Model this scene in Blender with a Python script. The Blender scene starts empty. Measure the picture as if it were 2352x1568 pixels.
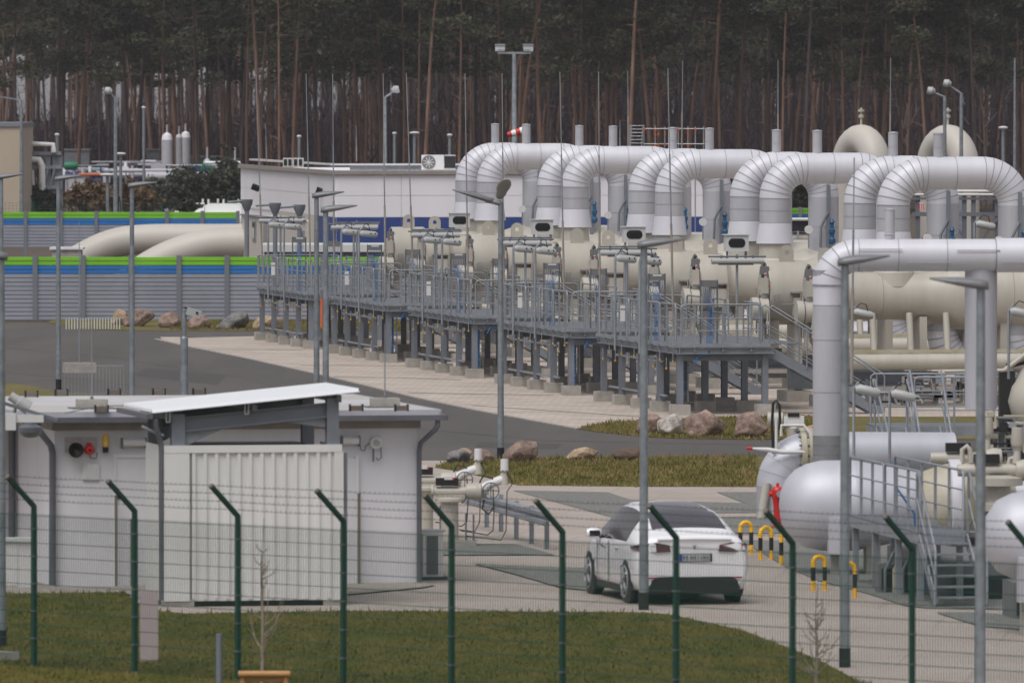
import bpy, math, random
import numpy as np
from mathutils import Vector, Matrix, noise
S = bpy.context.scene
COL = S.collection
rnd = random.Random(7)
# ---------------------------------------------------------------- camera
# picture plane used for layout: 2352 x 1568 units, focal length F units, horizon line at y = YH
F, YH, H = 22000.0, 205.0, 8.45
PIT = math.atan((784 - YH) / F)
cd = bpy.data.cameras.new('camera'); cam = bpy.data.objects.new('camera', cd); COL.objects.link(cam)
cam.location = (0, 0, H); cam.rotation_euler = (math.pi/2 - PIT, 0, 0)
cd.sensor_width = 36; cd.lens = 36 * F / 2352; cd.clip_start = 5; cd.clip_end = 6000
cd.dof.use_dof = True; cd.dof.focus_distance = 265; cd.dof.aperture_fstop = 5
S.camera = cam
# ---------------------------------------------------------------- sky and sun
W = bpy.data.worlds.new('World'); S.world = W; W.use_nodes = True
nt = W.node_tree; nt.nodes.clear()
sky = nt.nodes.new('ShaderNodeTexSky'); sky.sky_type = 'NISHITA'; sky.sun_disc = False
sky.sun_elevation = math.radians(60); sky.sun_rotation = math.radians(-150)
sky.air_density = 1.0; sky.dust_density = 4.0; sky.ozone_density = 1.0
bw = nt.nodes.new('ShaderNodeRGBToBW'); mx = nt.nodes.new('ShaderNodeMixRGB'); mx.inputs[0].default_value = 0.86
ml = nt.nodes.new('ShaderNodeMixRGB'); ml.blend_type = 'MULTIPLY'; ml.inputs[0].default_value = 1; ml.inputs[2].default_value = (1.0, 0.985, 1.035, 1)
bg = nt.nodes.new('ShaderNodeBackground'); bg.inputs[1].default_value = 0.11
wo = nt.nodes.new('ShaderNodeOutputWorld')
L = nt.links.new
L(sky.outputs[0], bw.inputs[0]); L(sky.outputs[0], mx.inputs[1]); L(bw.outputs[0], mx.inputs[2])
oc = nt.nodes.new('ShaderNodeMixRGB'); oc.inputs[0].default_value = 0.55; oc.inputs[2].default_value = (2.5, 2.5, 2.52, 1)     # even cloud cover
L(mx.outputs[0], oc.inputs[1]); L(oc.outputs[0], ml.inputs[1]); L(ml.outputs[0], bg.inputs[0]); L(bg.outputs[0], wo.inputs[0])
sd = bpy.data.lights.new('sun', 'SUN'); sd.energy = 1.15; sd.angle = math.radians(38); sd.color = (1, 0.97, 0.93)
sun = bpy.data.objects.new('sun', sd); COL.objects.link(sun)
_el, _az = math.radians(60), math.radians(-150)
_d = Vector((math.sin(_az)*math.cos(_el), math.cos(_az)*math.cos(_el), math.sin(_el)))
sun.rotation_euler = _d.to_track_quat('Z', 'Y').to_euler(); sun.location = (-60, -40, 80)
S.view_settings.view_transform = 'Standard'; S.view_settings.look = 'None'
S.view_settings.gamma = 1; S.view_settings.use_curve_mapping = False
S.view_settings.exposure = 0.6
S.render.engine = 'CYCLES'
S.cycles.use_denoising = True; S.cycles.max_bounces = 6; S.cycles.diffuse_bounces = 3; S.cycles.glossy_bounces = 3
S.cycles.transparent_max_bounces = 6; S.cycles.transmission_bounces = 3
# ---------------------------------------------------------------- layout helpers
def ray(px, py):
    u, w = px - 1176.0, 784.0 - py
    c, s = math.cos(PIT), math.sin(PIT)
    return Vector((u, F*c + w*s, -F*s + w*c))
def g(px, py, z=0.0):
    d = ray(px, py); t = (z - H)/d.z
    return Vector((d.x*t, d.y*t, z))
def v(px, py, Y):
    d = ray(px, py); t = Y/d.y
    return Vector((d.x*t, Y, H + d.z*t))
def Ys(s): return F/s
def Yg(py): return F*H/(py - YH)
# ---------------------------------------------------------------- materials
MATS = {}
def mat(name, col, rough=0.6, metal=0.0, var=0.0, vs=3.0, bump=0.0, bs=20.0, col2=None, spec=0.5, stretch=None, coat=0.0, emit=None, trans=0.0):
    m = bpy.data.materials.new(name); m.use_nodes = True; n = m.node_tree; b = n.nodes['Principled BSDF']
    b.inputs['Base Color'].default_value = (*col, 1); b.inputs['Roughness'].default_value = rough
    b.inputs['Metallic'].default_value = metal; b.inputs['Specular IOR Level'].default_value = spec
    if coat: b.inputs['Coat Weight'].default_value = coat; b.inputs['Coat Roughness'].default_value = 0.08
    tc = mp = None
    if var or bump or col2:
        g_ = n.nodes.new('ShaderNodeNewGeometry'); mp = n.nodes.new('ShaderNodeMapping'); n.links.new(g_.outputs['Position'], mp.inputs[0])
        if stretch: mp.inputs['Scale'].default_value = stretch
    if var or col2:
        a = n.nodes.new('ShaderNodeTexNoise'); a.inputs['Scale'].default_value = vs; a.inputs['Detail'].default_value = 7; a.inputs['Roughness'].default_value = 0.65
        n.links.new(mp.outputs[0], a.inputs[0])
        r = n.nodes.new('ShaderNodeValToRGB')
        c2 = col2 if col2 else tuple(min(1, c*(1+var)) for c in col); c1 = col if col2 else tuple(c*(1-var) for c in col)
        r.color_ramp.elements[0].position = 0.36; r.color_ramp.elements[1].position = 0.64
        r.color_ramp.elements[0].color = (*c1, 1); r.color_ramp.elements[1].color = (*c2, 1)
        n.links.new(a.outputs[0], r.inputs[0]); n.links.new(r.outputs[0], b.inputs['Base Color'])
        q = n.nodes.new('ShaderNodeMath'); q.operation = 'MULTIPLY_ADD'; q.inputs[1].default_value = 0.18; q.inputs[2].default_value = rough - 0.09
        n.links.new(a.outputs[0], q.inputs[0]); n.links.new(q.outputs[0], b.inputs['Roughness'])
    if bump:
        a = n.nodes.new('ShaderNodeTexNoise'); a.inputs['Scale'].default_value = bs; a.inputs['Detail'].default_value = 5
        n.links.new(mp.outputs[0], a.inputs[0]); k = n.nodes.new('ShaderNodeBump'); k.inputs['Strength'].default_value = bump; k.inputs['Distance'].default_value = 0.05
        n.links.new(a.outputs[0], k.inputs['Height']); n.links.new(k.outputs[0], b.inputs['Normal'])
    if emit: b.inputs['Emission Color'].default_value = (*emit, 1); b.inputs['Emission Strength'].default_value = 1
    MATS[name] = m; return m
M = {}
def mm(k, *a, **kw): M[k] = mat(k, *a, **kw); return M[k]
mm('galv', (.27,.295,.32), .55, .3, var=.16, vs=1.6)
mm('galv_dark', (.15,.165,.185), .55, .3, var=.15, vs=1.5)
mm('steel_grey', (.20,.22,.25), .55, .2, var=.1, vs=.8)
mm('pole', (.25,.28,.30), .5, .4, var=.22, vs=4)
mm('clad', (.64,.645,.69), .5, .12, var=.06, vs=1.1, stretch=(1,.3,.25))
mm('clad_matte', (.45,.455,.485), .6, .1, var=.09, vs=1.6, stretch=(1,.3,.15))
mm('tank_clad', (.52,.53,.58), .52, .25, var=.08, vs=1.0, stretch=(1,.4,.3))
mm('clad_seam', (.30,.30,.32), .6)
mm('door_face', (.33,.32,.29), .5, var=.1)
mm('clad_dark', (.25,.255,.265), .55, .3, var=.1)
mm('beige', (.46,.435,.375), .42, 0, var=.08, vs=1.4, stretch=(1,.3,.2))
mm('beige_dirty', (.36,.32,.20), .55, 0, col2=(.48,.45,.38), vs=1.2)
mm('beige_pipe', (.52,.49,.44), .5, 0, var=.05, vs=.3)
mm('white_panel', (.84,.83,.87), .5, 0, var=.03, vs=.8, stretch=(1,.3,.12))
mm('white_wall', (.70,.695,.72), .8, 0, var=.06, vs=1.2, stretch=(1,.4,.25))
mm('white_paint', (.62,.63,.62), .4)
mm('offwhite', (.70,.70,.685), .45, var=.05, vs=1.5, stretch=(1,.4,.15))
mm('cream', (.56,.52,.46), .8, var=.03)
mm('tan_wall', (.47,.40,.31), .8, var=.04, vs=.4)
mm('navy', (.02,.055,.23), .5, var=.05)
mm('green_board', (.17,.48,.015), .55, var=.08, vs=.7)
mm('blue_board', (.01,.15,.45), .55, var=.08, vs=.7)
mm('grey_board', (.27,.285,.34), .55, var=.09, vs=.6)
mm('barrier_post', (.17,.18,.21), .55)
mm('concrete', (.36,.34,.305), .85, var=.14, vs=3, bump=.2)
mm('concrete_dark', (.24,.225,.19), .9, var=.2, vs=3)
mm('soffit', (.30,.27,.24), .85, var=.1)
mm('roof_felt', (.52,.52,.54), .7, col2=(.42,.40,.37), vs=.35)
mm('gutter', (.15,.155,.175), .45, .4, var=.08)
mm('roof_white', (.72,.74,.76), .35, .1)
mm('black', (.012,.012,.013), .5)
mm('rubber', (.02,.02,.021), .8, var=.2)
mm('dark_glass', (.015,.017,.02), .08, 0, spec=.8)
mm('car_glass', (.022,.021,.022), .12, 0, spec=.35)
mm('car_glass_rear', (.06,.055,.07), .2, 0, spec=.8)
mm('car_paint', (.87,.88,.90), .22, 0, coat=.9)
mm('car_trim', (.018,.018,.02), .5)
mm('rim', (.40,.41,.43), .4, .3)
mm('tail_red', (.30,.015,.02), .15, coat=.8)
mm('tail_dark', (.10,.03,.04), .15, coat=.8)
mm('plate', (.42,.44,.44), .5)
mm('plate_blue', (.01,.06,.35), .5)
mm('fence_green', (.006,.055,.038), .4, .0)
mm('wire_green', (.012,.07,.05), .5)
mm('barb', (.10,.11,.11), .5, .6)
mm('yellow', (.85,.48,.01), .45)
mm('amber', (.60,.34,.02), .5)
mm('red', (.55,.02,.015), .4)
mm('orange_red', (.55,.11,.03), .5)
mm('white_red', (.8,.8,.8), .6)
mm('cable_blue', (.015,.14,.38), .5)
mm('blue_valve', (.012,.09,.20), .45)
mm('steel_bright', (.45,.46,.47), .35, .7)
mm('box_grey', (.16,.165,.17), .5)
mm('lamp_shell', (.40,.41,.405), .4)
mm('lamp_head', (.20,.205,.215), .45, .2)
mm('brown_steel', (.16,.135,.11), .6, var=.1)
mm('wood', (.50,.27,.11), .7, var=.2, vs=6, stretch=(1,1,8))
mm('sapling_bark', (.27,.22,.17), .8, var=.25, vs=12)
mm('pink_board', (.50,.41,.42), .8, var=.05)
mm('trunk', (.13,.075,.05), .9, col2=(.27,.16,.11), vs=1.3, stretch=(3,3,.35))
mm('trunk_grey', (.05,.035,.035), .9, col2=(.105,.072,.066), vs=1.3, stretch=(3,3,.35))
mm('birch', (.22,.20,.19), .8, var=.3, vs=3)
mm('needles', (.045,.050,.030), .8, col2=(.11,.112,.062), vs=.55, spec=.2)
mm('needles_dark', (.042,.046,.032), .8, col2=(.075,.078,.052), vs=.5, spec=.2)
mm('brush', (.026,.018,.024), .9, col2=(.050,.034,.038), vs=.4, spec=.1)
mm('brown_brush', (.10,.065,.035), .9, col2=(.16,.11,.06), vs=.8, spec=.1)
mm('shrub', (.035,.042,.030), .8, col2=(.085,.090,.06), vs=.9, spec=.2)
mm('forest_floor', (.07,.05,.035), .95, col2=(.10,.075,.05), vs=.2)
mm('asphalt', (.068,.061,.057), .8, col2=(.095,.086,.080), vs=.35, bump=.15, bs=30, stretch=(1,.12,1))
mm('road_seam', (.050,.045,.043), .85)
mm('road_patch', (.060,.055,.052), .85, var=.1, vs=.8)
mm('gravel', (.12,.125,.115), .9, col2=(.23,.23,.215), vs=9, bump=.5, bs=25)
mm('pebbles', (.22,.20,.17), .9, col2=(.42,.38,.34), vs=14, bump=.6, bs=20)
mm('grass', (.10,.10,.030), .9, col2=(.18,.145,.06), vs=.6, bump=.3, bs=8, spec=.15)
mm('grass_near', (.056,.072,.010), .9, col2=(.118,.10,.026), vs=1.3, bump=.4, bs=14, spec=.1, stretch=(1,.2,1))
mm('blade', (.085,.098,.014), .8, col2=(.20,.155,.045), vs=1.4, spec=.15, stretch=(1,.2,1))
mm('blade_pale', (.12,.125,.03), .8, col2=(.26,.20,.08), vs=1.2, spec=.15, stretch=(1,.2,1))
mm('soil', (.10,.065,.04), .95, col2=(.15,.105,.065), vs=3, bump=.5)
mm('rock_grey', (.09,.09,.09), .9, col2=(.25,.24,.235), vs=5, bump=1.0, bs=9)
mm('rock_brown', (.12,.085,.075), .9, col2=(.32,.235,.18), vs=5, bump=1.0, bs=9)
mm('rock_pink', (.17,.115,.095), .9, col2=(.38,.275,.22), vs=5, bump=1.0, bs=9)
mm('rock_tan', (.22,.16,.10), .9, col2=(.48,.36,.25), vs=5, bump=1.0, bs=9)
mm('rock_white', (.22,.19,.165), .9, col2=(.60,.56,.51), vs=4, bump=1.0, bs=9)
mm('rock_dark', (.06,.04,.03), .9, col2=(.15,.10,.07), vs=4, bump=.6, bs=10)
mm('rock_orange', (.42,.22,.12), .9, col2=(.5,.3,.19), vs=4, bump=.5, bs=10)
mm('tank_green', (.01,.16,.09), .5)
mm('far_white', (.46,.46,.49), .6, var=.05)
mm('far_grey', (.18,.19,.21), .7, var=.1)
mm('far_blue', (.02,.06,.20), .6)
mm('panel_grid', (.36,.32,.32), .7, col2=(.50,.46,.45), vs=16)
# paving: small setts, drawn with a brick pattern along the yard's own axes
def paving(name, col, ang, bw_, bh, dirt):
    m = mat(name, col, .85, 0); n = m.node_tree; b = n.nodes['Principled BSDF']
    ge = n.nodes.new('ShaderNodeNewGeometry'); mp = n.nodes.new('ShaderNodeMapping'); mp.inputs['Rotation'].default_value = (0, 0, ang)
    n.links.new(ge.outputs['Position'], mp.inputs[0])
    br = n.nodes.new('ShaderNodeTexBrick'); br.inputs['Scale'].default_value = 1
    br.inputs['Brick Width'].default_value = bw_; br.inputs['Row Height'].default_value = bh; br.inputs['Mortar Size'].default_value = .012
    br.inputs['Color1'].default_value = (*col, 1); br.inputs['Color2'].default_value = (*[c*.93 for c in col], 1); br.inputs['Mortar'].default_value = (*[c*.72 for c in col], 1)
    n.links.new(mp.outputs[0], br.inputs[0])
    a = n.nodes.new('ShaderNodeTexNoise'); a.inputs['Scale'].default_value = .5; a.inputs['Detail'].default_value = 8; a.inputs['Roughness'].default_value = .7
    n.links.new(mp.outputs[0], a.inputs[0])
    r = n.nodes.new('ShaderNodeValToRGB'); r.color_ramp.elements[0].position = .35; r.color_ramp.elements[1].position = .62
    r.color_ramp.elements[0].color = (*dirt, 1); r.color_ramp.elements[1].color = (1, 1, 1, 1)
    x = n.nodes.new('ShaderNodeMixRGB'); x.blend_type = 'MULTIPLY'; x.inputs[0].default_value = 1
    n.links.new(a.outputs[0], r.inputs[0]); n.links.new(br.outputs[0], x.inputs[1]); n.links.new(r.outputs[0], x.inputs[2]); n.links.new(x.outputs[0], b.inputs['Base Color'])
    M[name] = m
paving('paving', (.53,.465,.41), .17, .24, .9, (.74,.71,.66))
paving('court', (.42,.37,.33), .1, 2.4, 5.0, (.84,.81,.78))
# ---------------------------------------------------------------- mesh builder
class MB:
    def __init__(s): s.v = []; s.f = []; s.s = []
    def _add(s, vs, fs, smooth=False):
        o = len(s.v); s.v += [tuple(p) for p in vs]; s.f += [tuple(i+o for i in f) for f in fs]; s.s += [smooth]*len(fs); return s
    def box(s, c, size, rz=0.0, rx=0.0, ry=0.0):
        a, b, h = size[0]/2, size[1]/2, size[2]/2; R = Matrix.Rotation(rz, 3, 'Z') @ Matrix.Rotation(ry, 3, 'Y') @ Matrix.Rotation(rx, 3, 'X'); c = Vector(c)
        vs = [c + R @ Vector((x*a, y*b, z*h)) for z in (-1, 1) for y in (-1, 1) for x in (-1, 1)]
        return s._add(vs, [(0,2,3,1),(4,5,7,6),(0,1,5,4),(2,6,7,3),(0,4,6,2),(1,3,7,5)])
    def bb(s, x0, x1, y0, y1, z0, z1): return s.box(((x0+x1)/2, (y0+y1)/2, (z0+z1)/2), (x1-x0, y1-y0, z1-z0))
    def beam(s, p, q, w, h):          # rectangular bar from p to q
        p, q = Vector(p), Vector(q); d = (q-p); L_ = d.length; d.normalize()
        up = Vector((0, 0, 1)) if abs(d.z) < .95 else Vector((0, 1, 0)); a = d.cross(up).normalized(); b = a.cross(d)
        vs = [P + a*x*w/2 + b*y*h/2 for P in (p, q) for y in (-1, 1) for x in (-1, 1)]
        return s._add(vs, [(0,2,3,1),(4,5,7,6),(0,1,5,4),(2,6,7,3),(0,4,6,2),(1,3,7,5)])
    def tube(s, pts, r, n=10, cap=True, smooth=True):
        pts = [Vector(p) for p in pts]; k = len(pts); rs = [r]*k if not hasattr(r, '__len__') else list(r)
        tg = []
        for i in range(k):
            a = (pts[i]-pts[i-1]).normalized() if i else None; b = (pts[i+1]-pts[i]).normalized() if i < k-1 else None
            t = (a+b) if (a is not None and b is not None) else (a if a is not None else b); tg.append(t.normalized() if t.length > 1e-6 else (a or b))
        t0 = tg[0]; u = t0.orthogonal().normalized()
        if abs(t0.z) < .9: u = t0.cross(Vector((0, 0, 1))).normalized()
        rings = []
        for i in range(k):
            t = tg[i]; u = (u - t*u.dot(t)).normalized(); w = t.cross(u)
            sc = 1.0
            if 0 < i < k-1:
                ca = (pts[i]-pts[i-1]).normalized().dot(t); sc = 1/max(.5, ca)
            rings.append([pts[i] + (u*math.cos(2*math.pi*j/n) + w*math.sin(2*math.pi*j/n))*rs[i] for j in range(n)])
        seg = [math.atan2(rs[i+1]-rs[i], (pts[i+1]-pts[i]).length) for i in range(k-1)]; st_ = 0
        for i in range(1, k):
            if i == k-1 or abs(seg[i]-seg[i-1]) > .5:
                vs = [p for ring in rings[st_:i+1] for p in ring]
                s._add(vs, [(a*n+j, a*n+(j+1) % n, (a+1)*n+(j+1) % n, (a+1)*n+j) for a in range(i-st_) for j in range(n)], smooth); st_ = i
        if cap:
            s._add(rings[0], [tuple(range(n-1, -1, -1))]); s._add(rings[-1], [tuple(range(n))])
        return s
    def cyl(s, p, q, r, n=16, cap=True): return s.tube([p, q], r, n, cap)
    def lathe(s, prof, c=(0,0,0), n=20, axis='Z', smooth=True):   # prof: (r, h) list
        if smooth is True and len(prof) > 2:            # split the surface where its profile has a sharp edge
            ag = [math.atan2(prof[i+1][0]-prof[i][0], prof[i+1][1]-prof[i][1]) for i in range(len(prof)-1)]; a0 = 0
            for i in range(1, len(ag)):
                dd = abs((ag[i]-ag[i-1]+math.pi) % (2*math.pi)-math.pi)
                if dd > .55: s.lathe(prof[a0:i+1], c, n, axis, 2); a0 = i
            return s.lathe(prof[a0:], c, n, axis, 2)
        c = Vector(c); vs = []; smooth = bool(smooth)
        for r, h in prof:
            for j in range(n):
                a = 2*math.pi*j/n; x, y = r*math.cos(a), r*math.sin(a)
                vs.append(c + (Vector((x, y, h)) if axis == 'Z' else Vector((h, x, y)) if axis == 'X' else Vector((y, h, x))))
        k = len(prof)
        return s._add(vs, [(i*n+j, i*n+(j+1) % n, (i+1)*n+(j+1) % n, (i+1)*n+j) for i in range(k-1) for j in range(n)], smooth)
    def prism(s, pts, d):             # polygon pts (3D, planar) swept by vector d
        k = len(pts); d = Vector(d); a = [Vector(p) for p in pts]; b = [p+d for p in a]
        return s._add(a+b, [tuple(range(k-1, -1, -1)), tuple(range(k, 2*k))] + [(i, (i+1) % k, k+(i+1) % k, k+i) for i in range(k)])
    def poly(s, pts): return s._add(pts, [tuple(range(len(pts)))])
    def build(s, name, m, parent=None, world=False, loc=None, rot=None):
        me = bpy.data.meshes.new(name); V_ = s.v
        if world and parent is not None:
            R = Matrix.Rotation(-parent.rotation_euler.z, 3, 'Z'); l = parent.location; V_ = [tuple(R @ (Vector(p)-l)) for p in s.v]
        me.from_pydata(V_, [], s.f); me.polygons.foreach_set('use_smooth', s.s); me.materials.append(m if not isinstance(m, str) else M[m]); me.update()
        return link(name, me, parent, loc, rot)
def seams(o, every):      # darken the faces of the lap joints
    o.data.materials.append(M['clad_seam']); idx = [0]*len(o.data.polygons)
    for i in every:
        if i < len(idx): idx[i] = 1
    o.data.polygons.foreach_set('material_index', idx); return o
def link(name, me, parent=None, loc=None, rot=None):
    o = bpy.data.objects.new(name, me); COL.objects.link(o)
    if parent is not None: o.parent = parent
    if loc is not None: o.location = loc
    if rot is not None: o.rotation_euler = rot
    return o
def tag(o, label=None, cat=None, group=None, kind=None):
    if label: o['label'] = label
    if cat: o['category'] = cat
    if group: o['group'] = group
    if kind: o['kind'] = kind
    return o
def thing(name, label, cat, loc=(0,0,0), rz=0.0, group=None):
    o = bpy.data.objects.new(name, None); COL.objects.link(o); o.location = loc; o.rotation_euler = (0, 0, rz); o.empty_display_size = .3
    return tag(o, label, cat, group)
KIDS = {}
def copy_tree(o, label=None, loc=None, rz=None, parent=None):
    c = o.copy(); COL.objects.link(c)
    if parent is not None: c.parent = parent
    if label: c['label'] = label
    if loc is not None: c.location = loc
    if rz is not None: c.rotation_euler = (0, 0, rz)
    for ch in list(o.children): copy_tree(ch, parent=c)
    return c
def arc(c, a0, a1, r, ux, uz, n=8):   # points of an arc about c in the plane (ux, uz)
    c, ux, uz = Vector(c), Vector(ux), Vector(uz)
    return [c + ux*r*math.cos(a0+(a1-a0)*i/n) + uz*r*math.sin(a0+(a1-a0)*i/n) for i in range(n+1)]
def sheet(name, px, z, m, kind='structure'):
    P = [g(x, y) for x, y in px]; b = MB(); b.poly([(p.x, p.y, z) for p in P])
    if b.v:
        a = sum(b.v[i][0]*b.v[(i+1) % len(b.v)][1]-b.v[(i+1) % len(b.v)][0]*b.v[i][1] for i in range(len(b.v)))
        if a < 0: b.f = [tuple(reversed(b.f[0]))]
    o = b.build(name, m); o['kind'] = kind; return o
def cloud(name, quads, m, parent=None, loc=None):      # quads: (N,4,3) array
    q = np.asarray(quads, dtype=np.float32); N = len(q); me = bpy.data.meshes.new(name)
    me.vertices.add(N*4); me.vertices.foreach_set('co', q.reshape(-1)); me.loops.add(N*4); me.loops.foreach_set('vertex_index', np.arange(N*4, dtype=np.int32))
    me.polygons.add(N); me.polygons.foreach_set('loop_start', np.arange(0, N*4, 4, dtype=np.int32)); me.polygons.foreach_set('loop_total', np.full(N, 4, dtype=np.int32))
    me.materials.append(M[m]); me.update(calc_edges=True)
    return link(name, me, parent, loc)
def leafquads(c, ext, size, rg, n, flat=.6):
    """n random quads around each centre"""
    c = np.repeat(np.asarray(c), n, axis=0); N = len(c)
    p = c + rg.normal(size=(N, 3))*np.asarray(ext)*.5
    a = rg.normal(size=(N, 3)); a[:, 2] *= flat; a /= np.linalg.norm(a, axis=1)[:, None]
    b = rg.normal(size=(N, 3)); b -= a*(a*b).sum(1)[:, None]; b /= np.linalg.norm(b, axis=1)[:, None]
    w = (size*(.6+.8*rg.random(N)))[:, None]; h = w*(.25+.35*rg.random(N))[:, None]
    return np.stack([p-a*w-b*h*.4, p+a*w*.2-b*h, p+a*w+b*h*.3, p-a*w*.1+b*h], axis=1)
# ================================================================ GROUND
b = MB(); b.poly([(-700, -60, -.06), (700, -60, -.06), (700, 2600, -.06), (-700, 2600, -.06)]); o = b.build('ground', 'forest_floor'); o['kind'] = 'structure'
sheet('road', [(-500, 741), (2900, 741), (3000, 1500), (-400, 1500)], 0.0, 'asphalt')
sheet('paving', [(357, 779), (470, 775), (607, 772), (1000, 772), (3000, 772), (3000, 955), (2100, 957), (1735, 957), (1560, 962), (1400, 972), (1325, 985), (1100, 944), (960, 915), (740, 862), (560, 822), (430, 796)], .008, 'paving')
for pts in ([(420, 803), (694, 804)], [(755, 866), (915, 868), (1060, 874)], [(938, 903), (1273, 909)], [(1082, 932), (1472, 958)], [(690, 840), (960, 841)]):
    b = MB()
    for p, q in zip(pts, pts[1:]):
        P, Q = g(*p), g(*q); n_ = Vector((0, 1, 0))
        b.poly([P + Vector((0, 0, .014)), Q + Vector((0, 0, .014)), Q + n_*.35 + Vector((0, 0, .014)), P + n_*.35 + Vector((0, 0, .014))])
    o = b.build('drain_channel', 'concrete_dark'); o['kind'] = 'structure'
o = MB()
P_ = [g(*p) for p in [(357, 779), (430, 796), (560, 822), (740, 862), (960, 915), (1100, 944), (1325, 985)]]
for p, q in zip(P_, P_[1:]): o.beam(p + Vector((0, 0, .0)), q + Vector((0, 0, .0)), .1, .06)
o = o.build('kerb', 'concrete'); o['kind'] = 'structure'
for pts in ([(-60, 792), (260, 822), (560, 868), (760, 925)], [(-60, 850), (200, 872), (420, 900)], [(960, 985), (1250, 1012), (1735, 1022)], [(420, 772), (560, 790), (800, 848), (960, 893)]):
    q = MB()
    for p, q_ in zip(pts, pts[1:]):
        P, Q = g(*p), g(*q_); P.z = Q.z = .003; w_ = Vector((0, .22, 0)); q.poly([P, Q, Q+w_, P+w_])
    q.build('road_seam', 'road_seam')['kind'] = 'structure'
sheet('road_patch', [(340, 845), (520, 862), (500, 884), (300, 862)], .002, 'road_patch'); sheet('road_patch', [(1100, 1015), (1290, 1019), (1280, 1031), (1090, 1027)], .002, 'road_patch')
sheet('paving_patch', [(367, 774.3), (414, 774.3), (412, 778), (372, 778)], .009, 'paving')
sheet('grass_strip', [(110, 741), (170, 756), (300, 759), (600, 760), (920, 760), (925, 734), (120, 734)], .012, 'grass')
sheet('grass_strip', [(1325, 985), (1400, 971), (1500, 966), (1735, 958), (3000, 957), (3000, 1010), (1735, 1009), (1560, 1007), (1480, 1003), (1380, 993)], .012, 'grass')
sheet('grass_strip', [(998, 1074), (1035, 1062), (1150, 1055), (1440, 1051), (1735, 1049), (2900, 1046), (2900, 1120), (1740, 1118), (1480, 1118), (1190, 1115), (1120, 1098), (1060, 1084)], .012, 'grass')
sheet('grass_strip', [(-200, 872), (0, 877), (60, 884), (130, 900), (215, 908), (260, 914), (-200, 930)], .012, 'grass')
sheet('soil_bank', [(1100, 1060), (1240, 1058), (1460, 1056), (1735, 1053), (1735, 1063), (1400, 1068), (1180, 1068)], .018, 'soil')
sheet('court_pavement', [(940, 1058), (1035, 1058), (998, 1074), (1060, 1084), (1120, 1098), (1190, 1115), (1480, 1118), (2900, 1120), (3400, 1900), (-900, 1900), (-600, 1250), (600, 1250)], .006, 'court')
for nm, pts in (('gravel_bed', [(1178, 1127), (1395, 1131), (1448, 1148), (1600, 1153), (1750, 1157), (1790, 1158), (1790, 1178), (1612, 1179), (1520, 1210), (1410, 1190)]),
                ('gravel_bed', [(1646, 1131), (1760, 1131), (2300, 1131), (2300, 1182), (1800, 1182), (1800, 1170), (1745, 1170)]),
                ('gravel_bed', [(1600, 1190), (1700, 1187), (2400, 1187), (2400, 1226), (1660, 1226)]),
                ('gravel_bed', [(1700, 1242), (2700, 1242), (2700, 1400), (2352, 1402), (2130, 1398), (2080, 1393), (1995, 1365), (1880, 1335), (1800, 1300)]),
                ('gravel_bed', [(2150, 1408), (2250, 1408), (2500, 1430), (2500, 1452), (2352, 1448), (2250, 1440)]),
                ('gravel_bed', [(960, 1250), (1184, 1251), (1276, 1276), (960, 1277)]),
                ('gravel_bed', [(1086, 1296), (1290, 1305), (1352, 1306), (1352, 1358), (1290, 1352), (1180, 1320)])):
    gz = globals().get('gz', .013)+.002; sheet(nm, pts, gz, 'gravel')
gz = gz
sheet('pebble_strip', [(-300, 1355), (100, 1352), (500, 1345), (960, 1336), (1000, 1346), (970, 1352), (800, 1368), (330, 1378), (290, 1366), (-300, 1375)], .032, 'pebbles')
LAWN = [(-500, 1362), (-60, 1368), (130, 1366), (285, 1364), (330, 1398), (372, 1408), (430, 1413), (785, 1407), (1000, 1408), (1460, 1410), (1530, 1414), (1700, 1450), (1810, 1492), (1880, 1520), (1960, 1562), (2090, 1640), (2200, 1760), (-900, 1760)]
sheet('lawn', LAWN, .038, 'grass_near')
def in_poly(x, y, P):
    c = False; j = len(P)-1
    for i in range(len(P)):
        if (P[i][1] > y) != (P[j][1] > y) and x < (P[j][0]-P[i][0])*(y-P[i][1])/(P[j][1]-P[i][1])+P[i][0]: c = not c
        j = i
    return c
rg = np.random.default_rng(3)
def blades(name, poly_px, n, h0, h1, m):
    P = [g(x, y) for x, y in poly_px]; P = [(p.x, p.y) for p in P]; xs = [p[0] for p in P]; ys = [p[1] for p in P]; pts = []
    while len(pts) < n:
        x = rg.uniform(max(min(xs), -12), min(max(xs), 16), 400); y = rg.uniform(min(ys), max(ys), 400)
        pts += [(a, c) for a, c in zip(x, y) if in_poly(a, c, P)]
    p = np.array(pts[:n]); N = len(p); p3 = np.column_stack([p, np.full(N, .01)])
    nz = np.array([noise.noise(Vector((a*.7, c*.25, 0))) for a, c in p]); p3 = p3[nz > -.75 + .3*rg.random(N)]; N = len(p3)
    a = rg.uniform(0, math.pi*2, N); d = np.column_stack([np.cos(a), np.sin(a), np.zeros(N)])*rg.uniform(.008, .02, N)[:, None]
    hh = rg.uniform(h0, h1, N); ln = rg.normal(size=(N, 3))*.35; ln[:, 2] = 1; up = ln*hh[:, None]
    q = np.stack([p3-d, p3+d, p3+up*.7+d*.7, p3+up], axis=1); o = cloud(name, q, m); o['kind'] = 'stuff'; return o
o = blades('grass_blades', [(x, min(y, 1600)) for x, y in LAWN], 110000, .02, .07, 'blade')
blades('grass_tufts', [(x, min(y, 1600)-2.5) for x, y in LAWN], 9000, .05, .11, 'blade')
blades('grass_tufts', [(1325, 983), (1400, 969), (1500, 964), (1870, 956), (1870, 1012), (1735, 1012), (1560, 1009), (1480, 1005), (1380, 995)], 1500, .05, .13, 'blade_pale')
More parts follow.
